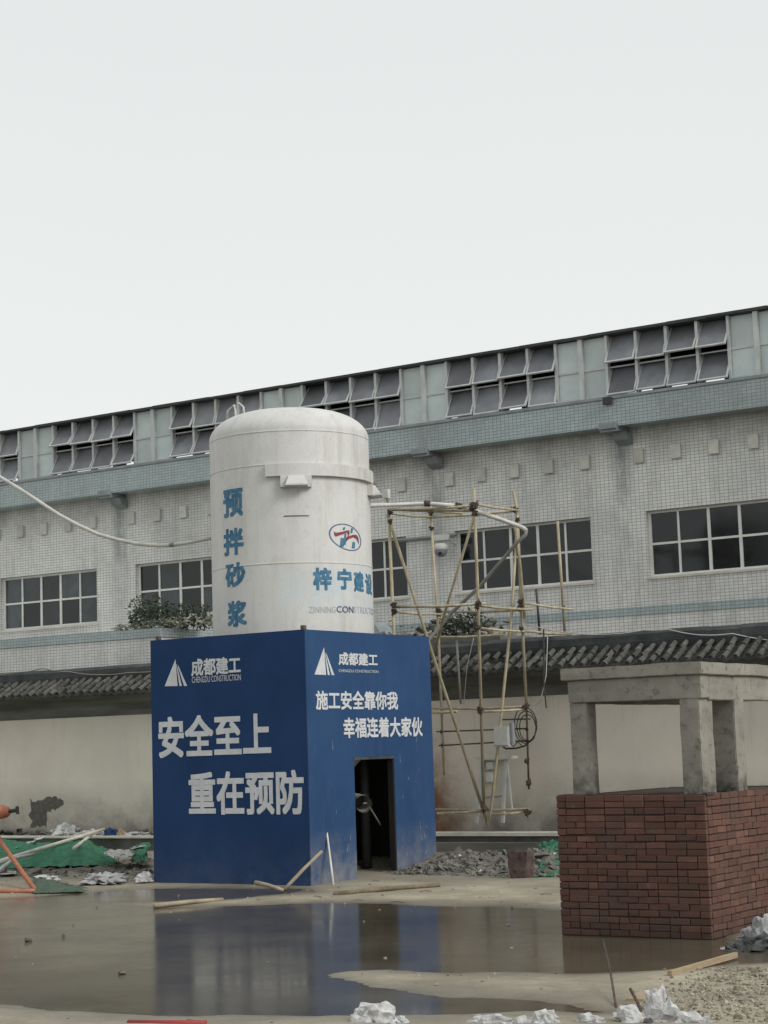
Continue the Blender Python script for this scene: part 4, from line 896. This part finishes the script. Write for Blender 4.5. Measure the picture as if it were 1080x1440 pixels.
part('top', rough_box(a[0], b[0], 26.33, 26.6, a[2]-.02, a[2]+.03, .003, .2), M_white, t)
part('leg', MB().beam((-15.139, 26.400, 1.533), (-15.244, 26.400, 0.525), .05, .05), M_alu, t); part('leg', MB().beam((-15.138, 26.420, 1.521), (-15.076, 26.420, 0.715), .03, .03), M_alu, t)
part('leg', MB().beam((-15.572, 26.400, 1.531), (-15.736, 26.400, 0.527), .05, .05), M_alu, t); part('stretcher', MB().beam((-15.557, 26.420, 0.924), (-15.170, 26.420, 0.954), .025, .03), M_gut, t)
part('panel', rough_box(*sorted(((-15.603, 26.450, 1.496)[0], (-15.190, 26.450, 1.487)[0])), 26.44, 26.46, (-15.480, 26.450, 0.945)[2], a[2]-.03, .001, .3), M_plaster, t)
for (x0, y0, x1, y1) in ((684, 1075, 694, 1077), (683, 1084, 694, 1092), (683, 1096, 692, 1100)):
    p = (-15.511, 26.380, 1.427); 
    pass
for k, (p, q_) in enumerate((((-15.495, 26.380, 1.496), (-15.367, 26.380, 1.379)), ((-15.515, 26.380, 1.336), (-15.389, 26.380, 1.174)))):
    part('socket_box', rough_box(p[0], q_[0], 26.36, 26.435, q_[2], p[2], .001, .3), M_white, t)

# ------------------------------------------------------------------ crumpled sheets and bags
def crumple(c, size, seed, m, name, label, cat, group=None, sharp=1.0, rot=0):
    """crushed sheeting: broad slack facets between sharp folds, sagging on to the ground"""
    bm = bmesh.new(); bmesh.ops.create_icosphere(bm, subdivisions=3 if max(size) > .1 else 2, radius=1); rnd = random.Random(seed)
    for v in bm.verts:
        d = v.co.normalized(); q = d*1.1+Vector((seed*1.7, 0, seed*.3)); t = d.orthogonal().normalized(); t.rotate(Matrix.Rotation(rnd.uniform(0, 6.28), 3, d))
        r_ = .78+.45*noise.noise(q)+rnd.gauss(0, .115)*sharp; v.co = d*max(r_, .3)+t*rnd.uniform(0, .16)
    bmesh.ops.subdivide_edges(bm, edges=bm.edges[:], cuts=2, use_grid_fill=True, smooth=.25)
    for v in bm.verts: v.co *= 1+.035*noise.noise(v.co*5+Vector((seed, 0, 0)))+.02*noise.noise(v.co*12)
    for v in bm.verts:
        x, y, z = v.co; x, y = x*math.cos(rot)-y*math.sin(rot), x*math.sin(rot)+y*math.cos(rot); z = max(z, -.2)+.2; k = 1+.35*max(0, .45-z)
        v.co = (x*size[0]*k, y*size[1]*k, z*size[2]*.82)
    mb = MB(); bm.verts.index_update()
    mb.v = [(c[0]+v.co.x, c[1]+v.co.y, c[2]+v.co.z-.012) for v in bm.verts]; mb.f = [tuple(v.index for v in f.verts) for f in bm.faces]; bm.free()
    return single(name, mb, m, label, cat, c, False, group)
def P0(p): return (p[0], p[1], 0)
crumple((-7.068, 10.449, 0.000), (.19, .12, .16), 3, M_bag, 'crumpled_sheet', 'crumpled white plastic sheet at the bottom edge below the blue box reflection', 'plastic sheet')
crumple((-7.166, 10.311, 0.000), (.05, .06, .035), 13, M_gbag, 'crumpled_sheet', 'small grey flap of plastic just left of the crumpled white sheet below the box reflection', 'plastic sheet')
crumple((-6.882, 10.455, 0.000), (.11, .08, .07), 23, M_bag, 'crumpled_sheet', 'low white fold of plastic trailing right from the crumpled sheet below the box reflection', 'plastic sheet')
for i, (p, sz, lb) in enumerate((((-6.289, 10.653, 0.000), (.18, .09, .10), 'flat white plastic scrap at the bottom edge, leftmost of the middle row'), ((-6.091, 10.730, 0.000), (.09, .07, .08), 'small white plastic scrap at the bottom edge between two larger ones'), ((-5.962, 10.780, 0.000), (.13, .09, .125), 'peaked white plastic scrap at the bottom edge in the middle row'), ((-5.699, 10.883, 0.000), (.13, .07, .09), 'low white plastic scrap at the bottom edge left of the thin leaning rod'))):
    crumple(p, sz, 30+i, M_bag, 'plastic_scrap', lb, 'plastic scrap', 'white scraps along the bottom edge')
crumple((-5.405, 11.292, 0.000), (.12, .10, .22), 51, M_bag, 'plastic_bag', 'tall crumpled grey-white plastic bag standing at the lower right beside two rods', 'plastic bag', sharp=1.2)
crumple((-5.476, 11.002, 0.000), (.15, .10, .14), 52, M_bag, 'plastic_bag', 'crumpled white bag at the foot of the two rods, left of the tall bag', 'plastic bag')
crumple((-5.196, 11.079, 0.000), (.20, .09, .12), 57, M_bag, 'plastic_bag', 'low white bag in front of the tall crumpled bag', 'plastic bag')
crumple((-5.019, 11.117, 0.000), (.15, .07, .07), 54, M_bag, 'plastic_bag', 'flattened white bag at the bottom edge, rightmost of the white bags', 'plastic bag')
crumple((-5.337, 10.961, 0.000), (.06, .06, .07), 58, M_dbag, 'dark_scrap', 'small dark scrap between the white bags at the foot of the rods', 'scrap')
# bags heaped at the brick corner
crumple((-6.468, 15.067, 0.000), (.15, .16, .09), 61, M_dbag, 'dark_bag', 'flat dark grey bag against the right brick face, leftmost of the heap', 'bag')
crumple((-6.264, 15.130, 0.000), (.22, .20, .17), 62, M_dbag, 'dark_bag', 'larger dark grey bag in the heap at the right edge by the bricks', 'bag')
crumple((-6.452, 15.706, 0.000), (.15, .16, .26), 63, M_gbag, 'pale_bag', 'pale grey crumpled bag topping the dark heap at the right edge by the bricks', 'bag')
crumple((-6.690, 15.817, 0.000), (.09, .09, .13), 64, M_gbag, 'pale_bag', 'small grey lump behind the flat dark bag by the bricks', 'bag')
crumple((-6.590, 15.142, 0.000), (.07, .05, .025), 65, M_bag, 'white_scrap', 'tiny white scrap in the water at the brick corner', 'scrap')
mb = MB(); a = Vector((-5.858, 11.859, 0.000)); mb.beam(a+Vector((0, 0, .02)), Vector((-6.078, 12.750, 0.007)), .12, .02); 
single('board_offcut', mb, M_wood, 'brownish board offcut leaning behind the tall crumpled bag', 'board', a)
a = Vector((-6.183, 13.121, 0.000)); b = Vector((-6.213, 14.449, 0.000)); mb = MB(); mb.beam(a+Vector((0, 0, .04)), b+Vector((0, 0, .035)), .036, .042)
single('timber_length', mb, M_wood, 'single squared timber lying on wet ground in front of the brick base', 'timber', a)
for a, b, r_, lb in (((-5.776, 11.423, 0.000), (-6.769, 13.200, 0.263), .0085, 'longer thin rusty rod leaning upright at the lower right'), ((-5.472, 11.200, 0.000), (-5.908, 11.900, 0.088), .011, 'shorter thick rusty rod leaning left beside the tall bag')):
    a = (a[0], a[1], -.02); single('steel_rod', MB().tube([a, Vector(a).lerp(Vector(b), .5)+Vector((.01, 0, .01)), b], r_, 7), M_brown, lb, 'rod', a, True)
a = (-8.583, 9.741, 0.000); b = (-8.062, 9.928, 0.000); single('red_tube', MB().tube([(a[0], a[1], .015), (b[0], b[1], .015)], .02, 8), M_redstrip, 'thin red tube lying along the bottom edge at the left', 'tube', a, True)
for p, lb in (((-8.250, 10.024, 0.000), 'dark muddy clump beside the red tube'), ((-7.681, 10.143, 0.000), 'dark muddy clump at the bottom edge between red tube and white sheet')):
    crumple(p, (.05, .04, .035), int(p[0]*100) % 97, M_dbag, 'mud_clump', lb, 'mud clump')
# poles lying about the box foot
def stick(name, a, b, r_, m, label, cat, bend=.01):
    a, b = Vector(a), Vector(b); mid = a.lerp(b, .5)+Vector((0, 0, bend)); return single(name, MB().tube([a, a.lerp(mid, .6), mid, mid.lerp(b, .5), b], r_, 8, r_*.8), m, label, cat, a, True)
stick('bamboo_pole', (-14.612, 17.075, 0.030), (-14.339, 18.015, 0.030), .03, M_bamb, 'pale bamboo pole lying on the sand bar before the slogan panel', 'bamboo pole')
stick('bamboo_pole', (-13.375, 18.987, 0.030), (-12.741, 20.406, 0.040), .032, M_dbamb, 'long muddy bamboo pole lying on the ground before the doorway', 'bamboo pole')
stick('bamboo_pole', (-14.895, 19.392, 0.120), (-14.438, 19.370, 0.030), .03, M_bamb, 'short bamboo stub resting at the foot of the dark blue panel', 'bamboo pole')
stick('bamboo_pole', (-14.572, 19.581, 0.020), (-14.338, 20.100, 0.474), .026, M_bamb, 'bamboo stick slanting up across the near corner of the blue box', 'bamboo pole')
stick('leaning_lath', (-14.402, 20.434, 0.010), (-14.735, 20.750, 0.866), .016, M_cap, 'thin pale lath leaning on the blue wall left of the doorway', 'lath')

# ------------------------------------------------------------------ rubble, left-hand debris
def heap(x0, x1, y0, y1, fn, name, m, label, cat, step=.07, seed=0, origin=None):
    xs = np.arange(x0, x1+step, step); ys = np.arange(y0, y1+step, step); mb = MB()
    mb.v = [(x, y, fn(x, y)) for y in ys for x in xs]; nX = len(xs)
    mb.f = [(j*nX+i, j*nX+i+1, (j+1)*nX+i+1, (j+1)*nX+i) for j in range(len(ys)-1) for i in range(nX-1)]
    return single(name, mb, m, label, cat, origin or ((x0+x1)/2, y0, 0), False, kind='stuff')
def bell(x, a, b, s_): return 1/(1+math.exp(-(x-a)/s_))/(1+math.exp((x-b)/s_))
rl = (-13.611, 21.803, 0.000); rr_ = (-11.890, 22.084, 0.000)
def rub(x, y):
    e = bell(x, -17.0, -9.5, .25)*bell(y, 22.3+.25*nz3(x, 1, 0, .9), 24.9, .3); return -.06+e*(.22+.09*nz3(x, y, 0, 1.3)+.09*nz3(x, y, 4, 5, 3))
heap(-17.6, -9, 21.4, 25.95, rub, 'rubble_heap', M_mound, 'grey rubble heap between the blue box and the brick base', 'rubble')
mb = MB(); 
def rp(r):
    x = r.uniform(-16.6, -9.8); y = 22.1+3.2*r.random()**1.2
    if x < -14.55: y = 23.6+1.8*r.random()
    return (x, y, max(rub(x, y), .0)+.01)
chunks(mb, 3200, rp, .085, 21, .55); chunks(mb, 160, rp, .20, 22, .4)
single('rubble_pieces', mb, M_rubble, 'broken concrete and brick pieces strewn over the grey rubble heap', 'rubble', (-13, 23.5, 0), kind='stuff')
mb = MB(); chunks(mb, 60, rp, .15, 25, .25); single('pale_fragments', mb, M_cap, 'pale flat fragments scattered on the grey rubble heap', 'fragments', (-13, 23.5, 0), kind='stuff')
# rotten stump block and green net right of the rubble
a = (-12.554, 21.852, 0.000); b = (-12.297, 21.894, 0.000)
single('rotten_block', rough_box(a[0], a[0]+.26, a[1], a[1]+.24, -.02, .36, .03, .06), M_brown, 'dark brown squared lump standing before the rubble left of the brick base', 'block', (a[0], a[1], 0))
def cloth(name, m, label, cat, pts, hfn, n=(40, 24), seed=1, th=.01, wr=.05):
    """a draped quad sheet: pts = 4 ground corners, hfn(s,t) height"""
    A, B, C_, D_ = [Vector((p[0], p[1], 0)) for p in pts]; mb = MB(); nx_, ny_ = n
    for j in range(ny_+1):
        for i in range(nx_+1):
            s_, t_ = i/nx_, j/ny_; p = A.lerp(B, s_).lerp(D_.lerp(C_, s_), t_); p += Vector((nz3(s_*3, t_*3, seed), nz3(s_*3+9, t_*3, seed), 0))*.12
            w1 = 1-abs(nz3(s_*7, t_*3, seed+2, 1, 3))*2; w2 = nz3(s_*16, t_*9, seed+5, 1, 2)
            mb.v.append((p.x, p.y, hfn(s_, t_)+wr*w1*min(1, 4*hfn(s_, t_)+.2)+wr*.4*w2))
    mb.f = [(j*(nx_+1)+i, j*(nx_+1)+i+1, (j+1)*(nx_+1)+i+1, (j+1)*(nx_+1)+i) for j in range(ny_) for i in range(nx_)]
    return single(name, mb, m, label, cat, tuple(A), True)
cloth('green_net', M_net, 'scrap of green mesh netting on the rubble beside the brick base', 'netting', ((-12.301, 22.017, 0.000), (-11.793, 22.100, 0.000), (-13.750, 25.795, 0.000), (-13.981, 25.133, 0.000)), lambda s, t: .02+.26*t**.7*bell(s, .05, 1.3, .12), (30, 16), 3, wr=.06)
crumple((-13.022, 23.481, 0.000), (.13, .2, .16), 81, M_gbag, 'grey_scrap', 'grey plastic scrap tangled in the green netting near the brick base', 'scrap')
crumple((-13.005, 23.763, 0.000), (.08, .12, .20), 82, M_bag, 'white_scrap', 'white plastic scrap tangled in the green netting near the brick base', 'scrap')
# left: mound with debris
def lm(x, y):
    e = bell(x, -40, -17.8, .3)*bell(y, 20.9+.3*nz3(x, 0, 0, .8), 40, .3); return -.05+e*(.08+.05*nz3(x, y, 2, 1.1)+.05*nz3(x, y, 6, 5, 3))
heap(-32, -17.45, 20.1, 26.1, lm, 'dirt_heap', M_mound, 'dirt and rubble strewn along the ledge left of the blue box', 'dirt', .08)
mb = MB(); chunks(mb, 1800, lambda r: (lambda x, y: (x, y, max(0, lm(x, y))))(r.uniform(-29, -17.6), 20.7+4.5*r.random()), .085, 31, .5); chunks(mb, 90, lambda r: (lambda x, y: (x, y, max(0, lm(x, y))))(r.uniform(-27, -17.6), 20.9+2.5*r.random()), .26, 33, .35)
single('rubble_pieces', mb, M_rubble, 'broken pieces strewn on the dirt left of the blue box under the green net', 'rubble', (-22, 22, 0), kind='stuff')
mb = MB(); chunks(mb, 160, lambda r: (r.uniform(-29, -17.6), r.uniform(26.45, 26.95), .33+.03*abs(r.gauss(0, 1))), .13, 35, .5); single('ledge_debris', mb, M_rubble, 'grey crumbs and dust lying on the ledge left of the blue box', 'debris', (-22, 26.5, .33), kind='stuff')
cloth('green_net', M_net, 'large green mesh net draped over the mound at the left edge', 'netting', ((-22.547, 21.542, 0.000), (-20.334, 22.789, 0.000), (-23.709, 26.381, 0.000), (-27.321, 26.105, -0.000)), lambda s, t: .05+.32*math.sin(math.pi*(t**.8))*bell(s, -1, .93, .05)*(1.05-.25*s+.22*math.sin(7*s+1))+.02*math.sin(31*s+6*t)*t, (110, 30), 5, wr=.055)
cloth('green_net', M_dnet, 'thin dirty strip of green netting lying flat near the orange tubes', 'netting', ((-17.726, 18.299, 0.000), (-17.226, 18.741, 0.000), (-17.863, 19.321, 0.000), (-19.911, 20.498, 0.000)), lambda s, t: .02+.03*math.sin(math.pi*t)+.07*(1-s)*t, (40, 10), 8, wr=.02)
cloth('green_net', M_net, 'small green net scrap beside the white sheet by the box corner', 'netting', ((-19.506, 22.286, 0.000), (-19.249, 22.322, 0.000), (-20.954, 24.375, 0.000), (-20.938, 24.031, 0.000)), lambda s, t: .14+.16*t, (14, 10), 9, wr=.03)
cloth('white_sheet', M_bag, 'flat white plastic sheet between the green net and the blue box', 'plastic sheet', ((-19.999, 22.216, 0.000), (-19.390, 22.152, 0.000), (-20.164, 22.970, 0.000), (-20.829, 23.208, 0.000)), lambda s, t: .22+.05*t, (20, 8), 11, wr=.03)
cloth('white_sheet', M_bag, 'small white strip of plastic nearest the blue box corner on the debris', 'plastic sheet', ((-20.418, 23.259, 0.000), (-20.428, 23.586, 0.000), (-20.811, 24.046, 0.000), (-20.916, 23.863, 0.000)), lambda s, t: .25+.04*s, (14, 6), 12, wr=.02)
cloth('white_sheet', M_bag, 'white strip of plastic lying across the top of the green net', 'plastic sheet', ((-22.629, 22.981, 0.000), (-24.116, 25.158, 0.000), (-24.669, 25.698, -0.000), (-23.218, 23.596, 0.000)), lambda s, t: .30+.05*s, (20, 6), 14, wr=.02)
cloth('white_sheet', M_bag, 'white plastic scrap on the dirt at the far left below the net', 'plastic sheet', ((-20.675, 20.650, 0.000), (-20.515, 20.817, 0.000), (-21.021, 21.316, 0.000), (-21.299, 21.274, 0.000)), lambda s, t: .06, (12, 6), 15, wr=.02)
crumple((-17.940, 19.779, 0.050), (.32, .22, .17), 90, M_gbag, 'grey_tarp', 'grey crumpled tarp at the right end of the green net mound', 'tarp', sharp=1.4)
crumple((-17.989, 20.158, 0.050), (.22, .2, .14), 91, M_gbag, 'grey_tarp', 'smaller grey tarp fold under the flat white sheet by the net', 'tarp', sharp=1.4)
crumple((-19.106, 19.971, 0.050), (.20, .2, .12), 92, M_bag, 'pale_scrap', 'pale crumpled scrap at the foot of the green net', 'scrap')
crumple((-17.473, 20.244, 0.050), (.12, .2, .16), 95, M_bag, 'pale_scrap', 'pale scrap beside the left edge of the blue box', 'scrap')
# on the ledge
e1 = (-24.846, 26.500, 0.385); crumple((e1[0], e1[1], .31), (.38, .22, .27), 101, M_bag, 'white_sacking', 'crumpled white sacking heaped on the ledge right of the bare patch', 'sacking', sharp=1.3)
e1 = (-24.198, 26.500, 0.384); crumple((e1[0], e1[1], .31), (.40, .22, .13), 102, M_bag, 'white_sacking', 'low white sacking trailing along the ledge beside the pale pole', 'sacking', sharp=1.2)
e1 = (-23.668, 26.500, 0.383); crumple((e1[0], e1[1], .31), (.20, .2, .17), 103, M_box, 'blue_sacking', 'small blue bundle on the ledge between white sacks', 'bundle')
e1 = (-23.198, 26.500, 0.383); crumple((e1[0], e1[1], .31), (.38, .2, .10), 104, M_bag, 'white_sacking', 'flattened white sacking on the ledge nearest the blue box', 'sacking', sharp=1.2)
e1 = (-23.370, 26.400, 0.414); crumple((e1[0], e1[1], .31), (.10, .12, .17), 105, M_wood, 'cream_scrap', 'small cream scrap standing beside the blue bundle on the ledge', 'scrap')
stick('long_pole', (-20.954, 20.900, 0.245), (-23.338, 25.900, 0.467), .035, M_cap, 'long pale pole slanting over the green net up to the ledge', 'pole', .0)
stick('short_pole', (-21.008, 22.600, 0.333), (-23.707, 26.000, 0.372), .03, M_cap, 'short pale pole crossing under the long one at the ledge', 'pole', .0)
stick('pale_hose', (-20.874, 20.700, 0.079), (-20.916, 21.600, 0.308), .028, M_bag, 'white hose arching over the left end of the green net', 'hose', .08)
cloth('grey_board', M_dpipe, 'thin grey board lying on the dirt before the wall at the far left', 'board', ((-26.563, 26.500, 0.524)[:2], (-25.954, 26.500, 0.576)[:2], (-26.346, 26.900, 0.612)[:2], (-26.963, 26.900, 0.574)[:2]), lambda s, t: .42+.03*s, (6, 3), 3, wr=.01)
# orange machine cut by the left edge
t = thing('orange_mixer', 'orange tube frame and drum of a small machine cut off by the left edge', 'machine', (-18.712, 18.796, 0.000))
part('tube', MB().tube([(-20.626, 20.400, 0.839), (-20.385, 20.350, 0.568), (-18.163, 18.765, 0.030)], .034, 10), M_orange, t, True)
part('tube', MB().tube([(-18.752, 18.172, 0.040), (-17.859, 18.464, 0.040)], .034, 10), M_orange, t, True)
part('tube', MB().tube([(-20.626, 20.400, 0.839), (-18.807, 18.161, 0.040)], .034, 10), M_orange, t, True)
dc = Vector((-20.565, 20.400, 1.007)); mb = MB(); mb.lathe(dc, [(.001, .0), (.15, .005), (.205, .05), (.215, .12), (.20, .22), (.12, .29), (.001, .3)], 24)
mb.v = [(dc.x+(p[2]-dc.z)*.8-.02, p[1], dc.z+(p[0]-dc.x)*.5) for p in mb.v]; part('drum', mb, M_orange, t, True)
part('spindle', MB().tube([(-20.255, 20.400, 1.016), (-20.080, 20.400, 1.035)], .03, 8), M_blackp, t); part('knob', MB().tube([(-20.094, 20.400, 1.088), (-20.080, 20.400, 0.973)], .025, 8), M_blackp, t); part('neck', MB().tube([dc+Vector((0, 0, -.08)), (-20.626, 20.400, 0.818)], .05, 8), M_orange, t)

# stones in the puddle and gravel on the right
mb = MB(); rnd = random.Random(12)
def gp(r):
    while True:
        x = r.gauss(-4.3, 1.1); y = r.uniform(8.5, 13.4)
        if r.random() < .5+.5*nz3(x, y, 0, 1.3): return (x, y, gh(x, y)+.004)
GA = (-5.502, 10.992); GB = (-5.638, 13.994); GC = (-4.592, 11.346)
def gp(r):
    while True:
        a, b = r.random(), r.random()
        X = 870+240*a; Y = 1366+76*b
        if (X-870)/240 + (Y-1366)/110 > r.uniform(.45, 1.05):
            s_ = (X-880)/220; q_ = (Y-1362)/78; x0_ = (GA[0]*(1-s_)+GC[0]*s_, GA[1]*(1-s_)+GC[1]*s_); x1_ = (GB[0]+(GA[0]-GC[0])*(1-s_)*1.15, GB[1]+(GA[1]-GC[1])*(1-s_)*1.15)
            x = x1_[0]+(x0_[0]-x1_[0])*q_**1.35; y = x1_[1]+(x0_[1]-x1_[1])*q_**1.35; return (x, y, gh(x, y)+.003)
chunks(mb, 1300, gp, .026, 41, .7); chunks(mb, 90, gp, .05, 43, .7)
single('gravel', mb, M_stone, 'loose gravel and crumbs on the sandy ground at the lower right', 'gravel', (-3.5, 12, 0), kind='stuff')
mb = MB()
def anyw(r):
    while True:
        x = r.uniform(-24, -4); y = r.uniform(12, 21.5)
        if gh(x, y) > .004 or r.random() < .05: return (x, y, gh(x, y)+.002)
chunks(mb, 800, anyw, .03, 44, .6)
single('twigs', (lambda q, r: [q.tube([(x, y, gh(x, y)+.008), (x+dx*.5, y+dy*.5, gh(x, y)+.016), (x+dx, y+dy, gh(x+dx, y+dy)+.008)], .006, 4) for x, y, dx, dy in [(r.uniform(-19, -6), r.uniform(13, 21), r.uniform(-.22, .22), r.uniform(-.15, .15)) for _ in range(150)] if gh(x, y) > .004] and q)(MB(), random.Random(77)), M_dbamb, 'short broken twigs and splinters scattered over the muddy yard', 'twigs', (-12, 17, 0), kind='stuff')
single('scattered_pebbles', mb, M_stone, 'small pebbles and crumbs scattered over the muddy yard', 'pebbles', (-12, 16, 0), kind='stuff')
for p, sz, lb in (((-14.081, 15.125, -0.000), .06, 'upright dark stone poking from the puddle at the left'), ((-13.374, 13.722, 0.000), .05, 'dark stone with a pale top in the puddle near the left edge'), ((-13.305, 14.155, 0.000), .04, 'small flat dark stone in the puddle right of the pale-topped one'), ((-10.578, 11.944, 0.000), .035, 'tiny stone in the puddle left of the dark box reflection'), ((-10.393, 18.129, 0.000), .06, 'dark stone on the sand before the rubble heap, left of the brick base'), ((-15.402, 16.951, 0.000), .04, 'small dark stone on the far shore of the puddle at the left'), ((-9.114, 9.724, 0.000), .05, 'dark stone on the near sand at the lower left')):
    mb = MB(); chunks(mb, 1, lambda r: (p[0], p[1], .012), sz*1.4, int(abs(p[0])*50)+3, .5); single('stone', mb, M_darkstone, lb, 'stone', (p[0], p[1], 0))
